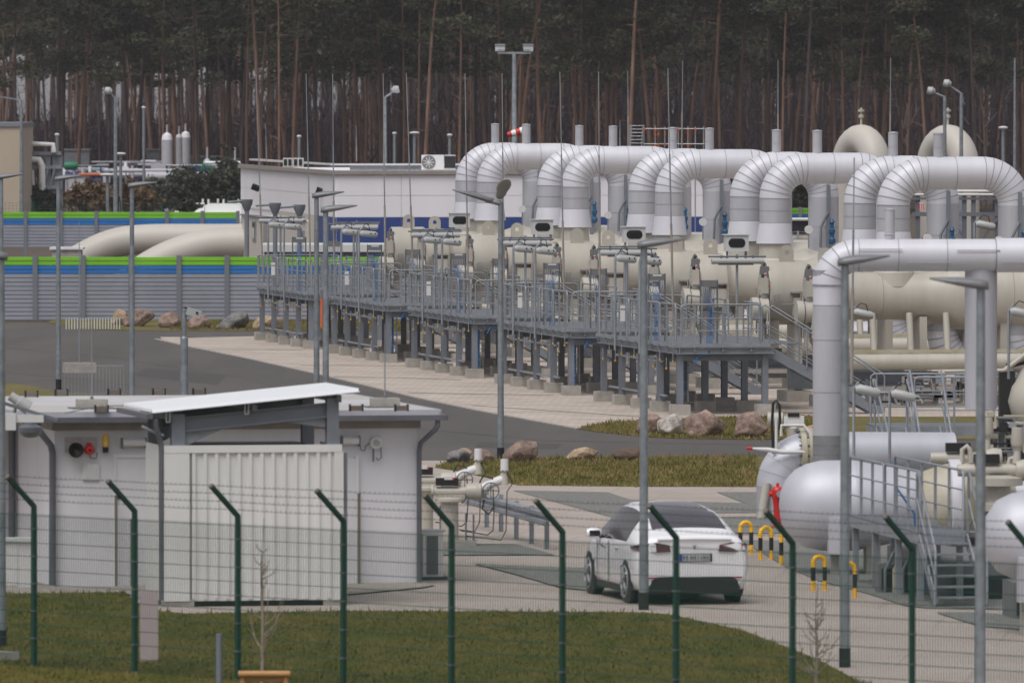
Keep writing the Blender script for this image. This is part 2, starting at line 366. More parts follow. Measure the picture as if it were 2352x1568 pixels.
blades('grass_tufts', [(996, 1074), (1035, 1060), (1150, 1053), (1440, 1049), (1745, 1047), (1745, 1120), (1480, 1120), (1190, 1117), (1120, 1100), (1060, 1086)], 2500, .05, .14, 'blade_pale')
for pp in ([(1325, 985), (1400, 971), (1500, 966), (1735, 958), (1870, 957), (1870, 1010), (1735, 1009), (1560, 1007), (1480, 1003), (1380, 993)],
           [(998, 1074), (1035, 1062), (1150, 1055), (1440, 1051), (1735, 1049), (1745, 1118), (1480, 1118), (1190, 1115), (1120, 1098), (1060, 1084)],
           [(110, 741), (170, 756), (600, 760), (920, 760), (925, 736), (120, 736)]):
    blades('grass_blades', pp, 16000, .02, .09, 'blade_pale')

# ================================================================ NOISE BARRIERS
def barrier(name, label, px_posts, depth_at, rows, board_h, bays, top_z):
    p0 = v(px_posts[0], YH, depth_at(px_posts[0]))
    t = thing(name, label, 'noise barrier', (p0.x, p0.y, 0)); prof = [(0, 0), (.045, .003), (.055, .02), (.05, board_h*.88), (.03, board_h*.93), (0, board_h*.94)]
    pos = [v(x, YH, depth_at(x)) for x in px_posts]; cache = {}
    pm = MB(); pm.bb(-.09, .09, -.12, .06, 0, top_z+.06); first = None
    for i, p in enumerate(pos):
        if first is None: first = pm.build('post', 'barrier_post', t, loc=(p.x-p0.x, p.y-p0.y, 0)); 
        else: link('post', first.data, t, loc=(p.x-p0.x, p.y-p0.y, 0))
    for i in bays:
        a, c = pos[i], pos[i+1]; w = (c-a).length; key = round(w, 2); ang = math.atan2(c.y-a.y, c.x-a.x)
        for r, cm in enumerate(rows):
            k = (key, cm)
            if k not in cache:
                q = MB(); q.prism([(0, -d, z) for d, z in [(-.03, 0)] + prof + [(-.03, board_h-.004)]], (w, 0, 0)); cache[k] = None; o = q.build('board', cm, t); cache[k] = o.data
            else: o = link('board', cache[k], t)
            o.location = (a.x-p0.x, a.y-p0.y, top_z - (r+1)*board_h); o.rotation_euler = (0, 0, ang)
        # kick board under the lowest one
    return t
rows = ['green_board']*2 + ['blue_board']*2 + ['grey_board']*11
zt = H-(590-YH)/62.7
px = [-30 + 110.2*i for i in range(10)]
fb = barrier('noise_barrier', 'front noise barrier, grey boards with green and blue top bands, behind the row of boulders', px, lambda x: Ys(62.7), rows, zt/15, range(9), zt)
rows = ['green_board']*2 + ['blue_board']*2 + ['grey_board']*7
z2 = H-(487-YH)/46.0
px = [-23 + 81.3*i for i in range(8)] + [1760, 1838, 1916]
bb_ = barrier('noise_barrier', 'rear noise barrier with green and blue bands, behind the bent beige pipes', px, lambda x: Ys(46.0) + max(0, x-600)*.013, rows, .16, list(range(7))+[8, 9], z2)

# ================================================================ FOREST
def pine(seed, dark):
    r = random.Random(seed); rg = np.random.default_rng(seed); hgt = r.uniform(20, 25); zc = r.choice([r.uniform(9, 11), r.uniform(11, 13), r.uniform(12.5, 15)])
    lean = (r.gauss(.6, 1.5), r.uniform(-.8, .8)); bow = r.uniform(-.8, .8); ph = r.uniform(0, 6)
    def cx(z): t = z/hgt; return Vector((lean[0]*t*t*1.3 + bow*math.sin(t*5+ph)*.5*t, lean[1]*t + bow*math.cos(t*4)*.4*t, z))
    n = 11; pts = [cx(hgt*i/n) for i in range(n+1)]; r0 = r.uniform(.11, .21); rad = [r0*(1-.86*(i/n)**1.2) for i in range(n+1)]; rad[0] *= 1.2
    tm = MB(); tm.tube(pts, rad, 8, cap=False); cc = []
    for i in range(r.randint(2, 4)):                        # dead stubs low on the stem
        z = r.uniform(5, zc); a = r.uniform(0, 6.28); p = cx(z); l_ = r.uniform(.5, 1.5); q = p + Vector((math.cos(a)*l_, math.sin(a)*l_, r.uniform(-.2, .5))); tm.tube([p, (p+q)/2+Vector((0, 0, .1)), q], [.04, .03, .01], 4, False)
    nb = 30
    for i in range(nb):
        if i < nb*.32 and r.random() < .55: continue
        t = i/nb; z = zc + (hgt-zc)*t*.97; a = i*2.4 + r.uniform(-.4, .4); ll = (1.3+2.3*math.sin(min(1, t*1.6+.25)*math.pi*.5))*(1-.55*max(0, t-.6)/.4)*r.uniform(.6, 1.2)
        d = Vector((math.cos(a), math.sin(a), r.uniform(-.05, .45))); p = cx(z); m1 = p + d*ll*.5 + Vector((0, 0, -.1)); q = p + d*ll
        tm.tube([p, m1, q], [.055, .035, .012], 4, False)
        for k in (.45, .72, 1.0): 
            for _ in range(2): cc.append(p.lerp(q, k) + Vector((r.gauss(0, .35), r.gauss(0, .35), r.gauss(.1, .2))))
    q = leafquads([tuple(c) for c in cc], (1.0, 1.0, .36), .16, rg, 42)
    mt = tm.build('trunk', 'trunk' if not dark else 'trunk_grey'); cr = cloud('crown', q, 'needles_dark' if dark else 'needles')
    dt, dc = mt.data, cr.data; bpy.data.objects.remove(mt); bpy.data.objects.remove(cr); return dt, dc
PINES = [pine(20+i, i % 3 == 2) for i in range(12)]
plots = []
tries = 0
while len(plots) < 297 and tries < 20000:
    tries += 1
    Y = rnd.uniform(655, 930) if rnd.random() < .8 else rnd.uniform(650, 720)
    xx = rnd.uniform(-130, 2500); x = (xx-1176)/F*Y
    if xx < 560 and Y < 690 and rnd.random() < .75: continue
    if any((x-a)**2 + ((Y-c)*.35)**2 < 1.1 for a, c in plots): continue
    plots.append((x, Y))
plots.sort(key=lambda p: p[0]*1.0)
nrow = len(plots)
LM = [(30, 'the far left edge'), (120, 'the pipe rack beside the tan building'), (265, 'the single tall lamp at left'), (405, 'the white silos'), (540, 'the left corner of the white hall'), (673, 'the vent boxes on the hall roof'), (800, 'the left stretch of the hall roof'),
      (885, 'the lamp behind the hall roof'), (1000, 'the rooftop heat pump'), (1110, 'the first silver arch'), (1180, 'the twin floodlight mast'), (1320, 'the second silver arch'), (1455, 'the scaffold ladder'), (1580, 'the scaffold guard rails'),
      (1740, 'the fourth silver arch'), (1870, 'the gap left of the beige bends'), (1980, 'the left beige bend'), (2080, 'the gap between the beige bends'), (2175, 'the paired tall lamps'), (2300, 'the far right edge')]
used = {}
RO = ['', 'second ', 'third ', 'fourth ', 'fifth ', 'sixth ', 'seventh ', 'eighth ', 'ninth ', 'tenth ', 'eleventh ', 'twelfth ', 'thirteenth ', 'fourteenth ', 'fifteenth ', 'sixteenth ']
SZ = ['slim', 'stout']; LE = ['left leaning', 'upright', 'right leaning']
for i, (x, Y) in enumerate(sorted(plots, key=lambda p: p[1])):
    k = rnd.randrange(12); sc = rnd.uniform(.9, 1.12); dark = k % 3 == 2
    u = x/Y*F+1176; lm = min(LM, key=lambda q: abs(q[0]-u)); dp = 'front' if Y < 715 else 'middle' if Y < 820 else 'rear'
    key = (lm[1], dp, dark); c = used.get(key, 0); used[key] = c+1
    lab = f"{RO[c]}nearest {'grey' if dark else 'reddish'} {dp}-row pine above {lm[1]}"
    t = thing('pine_tree', lab, 'pine tree', (x, Y, -.06), rnd.uniform(0, 6.28), 'pines of the forest edge'); t.scale = (sc, sc, sc)
    link('trunk', PINES[k][0], t); link('crown', PINES[k][1], t)
# the wood behind them reads as one mass
fw = MB(); r = random.Random(5); cc = []
for i in range(1250):
    Y = r.uniform(940, 1120); x = r.uniform(-66, 66) if i < 620 else r.uniform(-14, 66) if i < 900 else r.choice((-1, 1))*r.uniform(64, 125)
    if x < -8 and r.random() < .55: continue
    h = r.uniform(17, 23); l_ = r.uniform(-1, 1); fw.tube([(x, Y, 0), (x+l_*.4, Y, h*.5), (x+l_, Y, h)], [.24, .18, .05], 5, False)
    for _ in range(9):
        z = r.uniform(12.8 if x < -10 else 9.0, h+1); cc.append((x+l_*z/h+r.gauss(0, 1.4), Y+r.gauss(0, 1.4), z))
o = fw.build('distant_wood', 'trunk_grey'); tag(o, kind='stuff', label='mass of grey pine stems deep in the forest', cat='forest')
o = cloud('distant_canopy', leafquads(cc, (2.2, 2.2, 1.6), .42, rg, 12), 'needles_dark'); tag(o, kind='stuff', label='dark needle canopy deep in the forest', cat='forest')
# leafless undergrowth between the stems
cc = []
for i in range(15500):
    Y = rg.uniform(760, 1130); x = rg.uniform(-66, 66) if i < 9500 else rg.uniform(-66, -12) if i < 12500 else rg.uniform(-14, 66); u = x/Y*F+1176
    hmax = 5.0 if u < 560 else 8.0 if u < 1000 else 12
    cc.append((x, Y, abs(rg.normal(0, .5))*hmax))
cc = np.array(cc); c = np.repeat(cc, 7, axis=0) + rg.normal(size=(len(cc)*7, 3))*np.array((.9, .9, .7)); N = len(c)
d = rg.normal(size=(N, 3))*.35; d[:, 2] = 1; d *= rg.uniform(.5, 1.5, N)[:, None]; w = rg.normal(size=(N, 3))*.03
o = cloud('undergrowth', np.stack([c-w, c+w, c+d+w*.3, c+d-w*.3], axis=1), 'brush'); tag(o, kind='stuff', label='bare purplish brown undergrowth between the pine stems', cat='undergrowth')
# bare birches at the right edge
def birch(seed):
    r = random.Random(seed); m = MB()
    def br(p, d, l_, rad, dep):
        q = p + d*l_; mid = p.lerp(q, .5) + Vector((r.gauss(0, .05*l_), r.gauss(0, .05*l_), 0)); m.tube([p, mid, q], [rad, rad*.8, rad*.55], 5 if dep > 1 else 4, False)
        if dep == 0: return
        for _ in range(3 if dep > 1 else 4):
            k = r.uniform(.35, 1); e = (d + Vector((r.gauss(0, .45), r.gauss(0, .45), r.uniform(.0, .5)))).normalized(); br(p.lerp(q, k), e, l_*r.uniform(.45, .7), rad*.45, dep-1)
    br(Vector((0, 0, 0)), Vector((r.uniform(-.12, .12), 0, 1)).normalized(), 6.2, .09, 3); return m.build('trunk', 'birch').data
BIR = [birch(3), birch(8)]
for o in list(bpy.data.objects):
    if o.name.startswith('trunk') and o.parent is None: bpy.data.objects.remove(o)
for i, (x, Y, l_) in enumerate(((2085, 700, 'behind the paired tall lamps'), (2262, 690, 'left of the right picture edge'))):
    p = v(x, YH, Y); t = thing('birch_tree', f'bare pale birch with thin forked limbs standing {l_}', 'birch tree', (p.x, Y, 0), i*1.3, 'bare birches before the pines'); link('trunk', BIR[i % 2], t)
# shrubs behind the rear barrier
def shrub(name, label, x, yb, w, h, m, cat='shrub', n=150, s=33):
    Y = F/s; p = v(x, YH, Y); z0 = H-(yb-YH)/s; rg2 = np.random.default_rng(int(x)); R = w/s/2; hh = h/s
    t = thing(name, label, cat, (p.x, Y, 0), 0, 'shrubs beyond the rear barrier'); c = rg2.normal(size=(n, 3))*np.array((R*.45, R*.4, hh*.22)) + np.array((0, 0, hh*.55)); c[:, 2] *= 1-.35*np.abs(c[:, 0])/max(R, .1)
    c[:, 2] = np.maximum(c[:, 2], .1) + max(0, z0); o = cloud('foliage', leafquads(c, (R*.22, R*.22, hh*.14), .18, rg2, 20), m, t)
    k = MB()
    for i in range(5): a = i*1.25; k.tube([(0, 0, max(0, z0)), (math.cos(a)*R*.5, math.sin(a)*R*.5, max(0, z0)+hh*.75)], [.06, .015], 5, False)
    k.build('stem', 'trunk_grey', t)
shrub('conifer_shrub', 'dark bushy young conifer beside the tan building', 88, 487, 84, 62, 'shrub', s=40)
shrub('conifer_shrub', 'dark young conifer under the nearest silo', 430, 478, 130, 88, 'shrub', n=260, s=36)
shrub('conifer_shrub', 'dark green young conifer against the white hall corner', 520, 480, 120, 108, 'shrub', n=280, s=36)
shrub('conifer_shrub', 'low dark young conifer right of the brown brush', 345, 482, 110, 66, 'shrub', n=200, s=36)
shrub('brown_bush', 'rusty brown dry bush left of the tall single lamp', 205, 485, 110, 66, 'brown_brush', n=220, s=37)
shrub('brown_bush', 'rusty brown dry bush right of the tall single lamp', 300, 485, 120, 60, 'brown_brush', n=220, s=38)
shrub('conifer_shrub', 'small green shrub poking up before the white tanks', 430, 487, 44, 26, 'shrub', n=60, s=44)
shrub('conifer_shrub', 'dark olive shrub seen through the fourth pipe arch', 1830, 480, 90, 96, 'shrub', n=220, s=40)
# ================================================================ BUILDINGS BEHIND
# white and blue hall
def hall():
    n = v(772, 393, Ys(47)); fz = v(555, 378, Ys(43.3)); zt = n.z; t = thing('industrial_hall', 'white panelled hall with a blue lower band behind the silver pipe arches', 'building', (n.x, n.y, 0), 0)
    fp = Vector((fz.x-n.x, fz.y-n.y, 0)); ang = math.atan2(fp.y, fp.x); Lf = fp.length; right = 19.2; dv = Vector((math.cos(.12), math.sin(.12), 0)); zb = 2.18
    b = MB(); b.prism([(0, 0, 0), (fp.x, fp.y, 0), (fp.x+dv.x*right, fp.y+dv.y*right, 0), (dv.x*right, dv.y*right, 0)], (0, 0, zt-.15)); b.build('wall', 'white_panel', t)
    # cladding panels: right facade
    pm = None; jw = 3.2; rot = math.atan2(dv.y, dv.x)
    for row, (z0, z1, m) in enumerate(((zb+.02, zb+1.06, 'white_panel'), (zb+1.08, zt-.2, 'white_panel'), (.1, zb, 'navy'))):
        me = {}
        for i in range(6):
            w = jw-.02
            if w not in me: q = MB(); q.bb(0, w, -.05, 0, z0, z1); o = q.build('facade_panel', m, t); me[w] = o.data
            else: o = link('facade_panel', me[w], t)
            o.location = tuple(dv*(i*jw+.01)); o.rotation_euler = (0, 0, rot)
        n_ = 5; w2 = Lf/n_; nn = 3 if row == 2 else n_
        for i in range(nn):
            ml = m if row < 2 else ('navy' if i < 1 else 'cream')
            kk = (ml, 'l')
            if kk not in me: q = MB(); q.bb(0, w2-.03, 0, .05, z0, z1); o = q.build('facade_panel', ml, t); me[kk] = o.data
            else: o = link('facade_panel', me[kk], t)
            o.location = tuple(fp.normalized()*(i*w2+.015)); o.rotation_euler = (0, 0, ang)
    q = MB(); a = Vector((0, 0, 0)); c = .12
    q.beam((-.1, -.1, zt-.07), (dv.x*right, dv.y*right-.1, zt-.07), .22, .2); q.beam((-.1, -.1, zt-.071), (fp.x-.1, fp.y-.1, zt-.071), .22, .2); q.build('coping', 'soffit', t)
    q = MB(); q.beam((.6, 5, zt+.12), (dv.x*16, 5+dv.y*16, zt+.12), .2, .24); q.build('upper_parapet', 'far_grey', t); q = MB(); q.beam((-.2, 4.9, zt+.28), (dv.x*9, 4.9+dv.y*9, zt+.28), .3, .09); q.beam((-.2, 4.9, zt+.279), (fp.x*.9, fp.y*.9+3, zt+.279), .3, .09); q.build('parapet_cap', 'white_paint', t)
    q = MB(); q.bb(right*.985, right, 0, 1, 0, 1); 
    return t, n, zt
HALL, hn, hz = hall()
def annex2():
    a = v(556, 492, Ys(50.5)); c = v(702, 505, Ys(52.8)); d = Vector((c.x-a.x, c.y-a.y, 0)); L_ = d.length; t = thing('cream_annex', 'low cream annex with narrow windows under the white hall wall', 'annex', (a.x, a.y, 0), math.atan2(d.y, d.x)); hh = a.z
    q = MB(); q.prism([(0, 0, 0), (L_, 0, 0), (L_, .25, 0), (L_*.4, 1.6, 0), (0, 1.6, 0)], (0, 0, hh-.06)); q.build('wall', 'cream', t); q = MB(); q.beam((0, -.03, hh-.02), (L_+.05, -.03, hh-.02), .12, .07); q.build('eaves', 'steel_grey', t)
    def ux(px):      # distance along the wall for a picture column
        lo, hi = 0, L_
        for _ in range(40):
            m = (lo+hi)/2; p = a + d*(m/L_); lo, hi = (m, hi) if 1176+F*p.x/p.y < px else (lo, m)
        return lo
    for x0, x1, z0, z1, m, n_ in ((581, 589, 1.62, 2.52, 'dark_glass', 'window'), (607, 616, 1.35, 2.45, 'soffit', 'window'), (694, 700, 1.2, 2.3, 'box_grey', 'door')):
        f = MB(); f.bb(ux(x0), ux(x1), -.05, .0, z0, z1); o = f.build(n_, 'galv', t); q = MB(); q.bb(ux(x0)+.18, ux(x1)-.18, -.07, -.05, z0+.08, z1-.08); q.build('pane', m, o)
annex2()
def roofbox(name, label, cat, px0, px1, y0, y1, Y, m, group=None):
    a, c = v(px0, y1, Y), v(px1, y0, Y); t = thing(name, label, cat, ((a.x+c.x)/2, Y, a.z), 0, group); w, h = c.x-a.x, c.z-a.z; q = MB(); q.bb(-w/2, w/2, 0, .5, 0, h); q.build('casing', m, t); return t, w, h
Yr = hn.y+4
t, w, h = roofbox('heat_pump', 'grey heat pump with one round fan on the hall roof', 'heat pump', 968, 1020, 356, 390, Yr, 'offwhite')
q = MB(); q.lathe([(0, -.02), (.30, -.02), (.32, -.04), (.34, 0)], (-w*.18, 0, h*.5), 24, 'Y'); q.build('fan_ring', 'box_grey', t)
for i in range(9): q = MB(); q.box((-w*.18+math.cos(i*.698)*.14, -.035, h*.5+math.sin(i*.698)*.14), (.26, .012, .03), ry=-i*.698); q.build('fan_blade', 'offwhite', t)
t, w, h = roofbox('heat_pump', 'heat pump side with a dark intake beside the fan unit on the hall roof', 'heat pump', 1021, 1046, 356, 390, Yr, 'offwhite'); q = MB(); q.bb(-w/2, w/2, -.03, -.005, .08, h-.05); q.build('intake', 'black', t)
for i, (a, c) in enumerate(((650, 672), (673, 697))):
    t, w, h = roofbox('roof_vent', ['left', 'right'][i]+' pale louvred vent box on the hall roof edge', 'roof vent', a, c, 363, 384, Yr, 'offwhite'); q = MB()
    for k in (-.25, .22): q.bb(k*w-.08, k*w+.08, -.03, -.004, .08, h-.06)
    q.build('louvre', 'black', t)
# low white hut in front of the hall
a, c = v(607, 562, Ys(54)), v(914, 562, Ys(54)); t = thing('low_hut', 'long low white flat-roofed hut behind the first steel platform', 'hut', (a.x, a.y, 0), 0)
q = MB(); q.bb(0, c.x-a.x, 0, 5, 0, a.z-.3); q.build('wall', 'far_grey', t); q = MB(); q.bb(-.15, c.x-a.x+.2, -.3, 5.2, a.z-.3, a.z); q.build('roof', 'white_paint', t)
# funnel topped posts, wall floodlight
for i, (x, yt, yb, hgt) in enumerate(((567, 458, 590, 24), (632, 466, 560, 22), (688, 470, 560, 22))):
    Y = Ys(54.5); p = v(x, yb, Y); q0 = v(x, yt, Y); t = thing('funnel_post', ['leftmost grey funnel-topped post before the hall corner', 'middle grey funnel-topped post before the cream wall', 'right grey funnel-topped post nearest the blue wall'][i], 'vent post', (p.x, Y, 0), 0, 'funnel posts before the hall')
    q = MB(); q.cyl((0, 0, 0), (0, 0, q0.z-.4), .10, 12); q.build('pole', 'steel_grey', t); q = MB(); q.tube([(0, 0, q0.z-.5), (0, 0, q0.z-.18), (0, 0, q0.z)], [.1, .24, .26], 14); q.build('funnel', 'steel_grey', t)
    q = MB(); q.cyl((-.8, -.3, q0.z-.12), (.1, 0, q0.z-.05), .05, 8); q.build('spout', 'galv', t)
def floodlight(name, label, px, py, Y, s=.5, m='black', base=None):
    p = v(px, py, Y); t = thing(name, label, 'floodlight', tuple(p), 0); q = MB(); q.box((0, 0, 0), (s, .15, s*.7), ry=.35, rx=.5); q.build('housing', m, t); q = MB(); q.beam((0, 0, -s*.3), (s*.4, .5, -s*.1), .05, .05); q.build('bracket', m, t); return t
floodlight('wall_floodlight', 'black square floodlight on the white hall wall, left one', 587, 431, Ys(45), .42)
floodlight('wall_floodlight', 'black floodlight on the white hall wall behind the two lamp posts', 737, 441, Ys(46.5), .5)
# tan building at the far left
a, c = v(-120, 487, Ys(41)), v(47, 291, Ys(41)); t = thing('tan_building', 'tall plain tan building cut by the left picture edge', 'building', (a.x, a.y, 0), 0); w = c.x-a.x
q = MB(); q.bb(0, w, 0, 14, 0, c.z); q.build('wall', 'tan_wall', t); q = MB(); q.bb(-.1, w+.08, -.1, 14.1, c.z, c.z+.22); q.build('roof_edge', 'steel_grey', t)
# pipe rack at left
Y = Ys(40); z0 = lambda y: v(0, y, Y).z; p0 = v(55, 480, Y); t = thing('pipe_rack', 'steel pipe rack with white pipes right of the tan building', 'pipe rack', (p0.x, Y, 0))
X = lambda x: v(x, 400, Y).x-p0.x
for x in (56, 72, 96, 111, 126, 139): q = MB(); q.bb(X(x)-.13, X(x)+.13, -.1, .1, 0, z0(355 if x > 60 else 340)); q.build('column', 'steel_grey', t)
for y in (352, 384, 430): q = MB(); q.beam((X(52), -.15, z0(y)), (X(141), -.15, z0(y)), .14, .2); q.build('beam', 'galv', t)
q = MB(); q.beam((X(96), -.2, z0(450)), (X(111), -.2, z0(385)), .1, .1); q.beam((X(111), -.2, z0(450)), (X(126), -.2, z0(385)), .1, .1); q.build('brace', 'galv', t)
for pts, r in (([(52, 330), (122, 332), (124, 350)], .16), ([(60, 366), (90, 367), (97, 380), (98, 470)], .2), ([(75, 390), (80, 470)], .1), ([(52, 345), (70, 347), (70, 372)], .1)):
    q = MB(); q.tube([(X(x), -.35, z0(y)) for x, y in pts], r, 10); q.build('pipe', 'offwhite', t)
# ---------------------------------------------------------------- far plant behind the first trees
def px_box(name, label, cat, x0, x1, y0, y1, s, m, dep=3, part='wall', extra=None):
    Y = Ys(s); a, c = v(x0, y1, Y), v(x1, y0, Y); t = thing(name, label, cat, (a.x, Y, 0)); q = MB(); w = c.x-a.x; q.bb(0, w, 0, dep, max(0, a.z), c.z); q.build(part, m, t)
    q = MB(); q.bb(-.05, w+.05, -.08, dep+.1, c.z, c.z+.12); q.build('roof', 'far_grey', t); return t
for i, (x0, x1, y0) in enumerate(((371, 397, 303), (404, 419, 306), (415, 438, 300))):
    Y = Ys(33-i*.4); p = v((x0+x1)/2, 480, Y); zt = v(0, y0, Y).z; r_ = (x1-x0)/2/33; t = thing('silo', ['white silo standing left of its two taller twins', 'middle white silo with a domed top', 'rightmost white silo with bands and a domed top'][i], 'silo', (p.x, Y, 0), 0, 'white silos behind the trees')
    q = MB(); q.lathe([(r_, 0), (r_, zt-r_*1.4)], n=24); q.build('shell', 'far_white', t); q = MB(); q.lathe([(r_, zt-r_*1.4), (r_*.8, zt-r_*.55), (r_*.35, zt-.08), (0.01, zt)], n=24); q.build('dome', 'white_panel', t)
    q = MB(); q.cyl((0, 0, zt-.1), (0, 0, zt+.5), .07, 8); q.build('vent_pipe', 'far_white', t)
for i, (x0, x1, y0, y1) in enumerate(((467, 485, 365, 410), (532, 548, 366, 405))):
    Y = Ys(34); p = v((x0+x1)/2, 480, Y); zt = v(0, y0, Y).z; r_ = (x1-x0)/2/34; t = thing('process_column', ['short white process column with a thin stack, near the green wall', 'short white process column beside the hall corner'][i], 'tank', (p.x, Y, 0), 0)
    q = MB(); q.lathe([(r_, 0), (r_, zt-.2), (r_*.5, zt), (0.02, zt+.05)], n=20); q.build('shell', 'far_white', t); q = MB(); q.cyl((0, 0, zt), (0, 0, zt+.8), .06, 8); q.build('stack', 'far_white', t)
Y = Ys(36); a, c = v(146, 381, Y), v(180, 381, Y); t = thing('green_tank', 'bright green horizontal tank among the far pipework', 'tank', ((a.x+c.x)/2, Y, a.z)); w = (c.x-a.x)/2; q = MB(); q.lathe([(.02, -w), (.22, -w+.05), (.27, -w+.2), (.27, w-.2), (.22, w-.05), (.02, w)], n=20, axis='X'); q.build('shell', 'tank_green', t)
q = MB(); q.bb(-w*.6, -w*.5, -.1, .1, -a.z, -.2); q.bb(w*.5, w*.6, -.1, .1, -a.z, -.2); q.build('leg', 'far_grey', t)
px_box('far_shed', 'pale grey shed behind the green tank', 'shed', 128, 205, 346, 380, 30, 'far_grey')
px_box('far_shed', 'grey gabled shed behind the light post, right of the tall lamp', 'shed', 337, 366, 346, 395, 29, 'far_grey')
px_box('far_shed', 'low grey plant roof left of the white silos', 'shed', 290, 345, 372, 380, 31, 'far_white')
px_box('green_shed', 'dark green wall between the silos and the white columns', 'shed', 438, 530, 362, 390, 29, 'tank_green')
px_box('site_container', 'blue container behind the dry bushes', 'container', 205, 232, 404, 425, 36, 'far_blue')
px_box('site_container', 'pale grey container left of the blue one', 'container', 150, 204, 406, 440, 36, 'far_white')
px_box('site_container', 'long dark blue container behind the trees', 'container', 245, 330, 398, 412, 34, 'far_blue')
for i, (x0, x1, y, r_) in enumerate(((335, 560, 405, .3), (150, 420, 392, .13), (150, 330, 401, .2), (330, 560, 380, .06), (210, 380, 372, .06))):
    Y = Ys(35-i*.5); a, c = v(x0, y, Y), v(x1, y, Y); t = thing('far_pipeline', ['thick white pipeline running level under the silos', 'thin grey pipeline above the dry bushes', 'white pipeline right of the green tank', 'thin white pipeline right of the silos', 'thin pipeline left of the silos'][i], 'pipeline', (a.x, Y, a.z)); q = MB(); q.cyl((0, 0, 0), (c.x-a.x, 0, 0), r_, 12); q.build('pipe', 'far_white', t)
    q = MB(); n_ = int((c.x-a.x)/1.6)
    for k in range(n_): q.bb(.8+k*1.6, .88+k*1.6, -.05, .05, -a.z, -r_)
    q.build('support', 'far_grey', t)
t = thing('red_pipe', 'short orange red pipe by the containers', 'pipe', tuple(v(180, 401, Ys(36.5)))); q = MB(); q.cyl((0, 0, 0), (1.5, 0, 0), .09, 8); q.build('pipe', 'orange_red', t)
# white tanks behind the rear barrier
for i, (x0, x1, yt) in enumerate(((392, 470, 466), (440, 556, 467))):
    Y = Ys(43.5)+i*3; a, c = v(x0, yt, Y), v(x1, yt, Y); zt = a.z; t = thing('white_tank', ['white round-ended tank behind the rear barrier, left one', 'white round-ended tank behind the rear barrier, right one'][i], 'tank', (a.x, Y, 0)); w = c.x-a.x; R = 1.0
    q = MB(); q.lathe([(.02, 0), (.45*R, .12), (.8*R, .45), (R, 1.0), (R, w), (.02, w)], (0, 0, zt-R), 28, 'X'); q.build('shell', 'white_paint', t)
    for k in range(3): q = MB(); q.cyl((.9+k*.8, 0, zt-.05), (.9+k*.8, 0, zt+.22), .06, 8); q.build('nozzle', 'offwhite', t)
# mesh fence line above the rear barrier
t = thing('mesh_fence', 'thin wire mesh fence with slender posts just above the rear barrier', 'fence', tuple(v(-40, YH, Ys(43)).xy)+(0,)); X0 = t.location.x
q = MB(); Z1 = v(0, 466, Ys(43)).z
for i in range(70): q.bb(i*.2-.006, i*.2+.006, 0, .01, 1.6, Z1)
for i in range(6): q.bb(0, 14, 0, .01, 1.6+i*(Z1-1.6)/5, 1.6+i*(Z1-1.6)/5+.01)
q.build('wire_panel', 'wire_green', t)
for x in (76, 277, 370, 477, 548): q = MB(); xx = v(x, 466, Ys(43)).x-X0; q.bb(xx-.04, xx+.04, -.05, .05, 0, Z1); q.beam((xx, 0, Z1), (xx-.1, -.2, Z1+.4), .06, .06); q.build('post', 'fence_green', t)

# ================================================================ BENT BEIGE PIPES
def bent(name, label, s, pts, r=.71, collar=None):
    Y = Ys(s); P = [v(x, y, Y) for x, y in pts]; t = thing(name, label, 'pipeline', (P[0].x, Y, 0)); q = MB(); PP = []
    for i in range(len(P)-1):      # smooth by Catmull-Rom
        p_1, a, c, d = P[max(0, i-1)], P[i], P[i+1], P[min(len(P)-1, i+2)]
        for k in range(6): u = k/6; PP.append(.5*((2*a)+(c-p_1)*u+(2*p_1-5*a+4*c-d)*u*u+(3*a-p_1-3*c+d)*u**3))
    PP.append(P[-1]); q.tube(PP, r, 28); q.build('pipe', 'beige_pipe', t, world=True)
    k = len(PP)-9; q = MB(); q.tube(PP[k:k+2], r*1.03, 28); q.build('weld_band', 'steel_grey', t, world=True); q = MB(); q.tube(PP[k+1:], r*1.012, 28); q.build('end_sleeve', 'white_wall', t, world=True)
bent('buried_pipeline', 'rear bent beige pipeline rising from a concrete collar behind the barrier', 47.6, [(580, 548), (480, 548), (340, 549), (265, 558), (200, 585), (150, 620), (110, 660)])
bent('buried_pipeline', 'front bent beige pipeline dipping behind the front barrier', 50.5, [(575, 558), (540, 558), (480, 562), (410, 580), (350, 608), (300, 645), (260, 690)])
Y = Ys(50); a, c = v(120, 592, Y), v(187, 568, Y); t = thing('concrete_collar', 'pale concrete box where the rear beige pipeline goes underground', 'concrete box', (a.x, Y, 0)); q = MB(); q.bb(0, c.x-a.x, -.4, 1.4, 0, c.z-.1); q.build('wall', 'concrete', t); q = MB(); q.bb(-.1, c.x-a.x+.1, -.5, 1.5, c.z-.1, c.z); q.build('cap', 'white_wall', t)
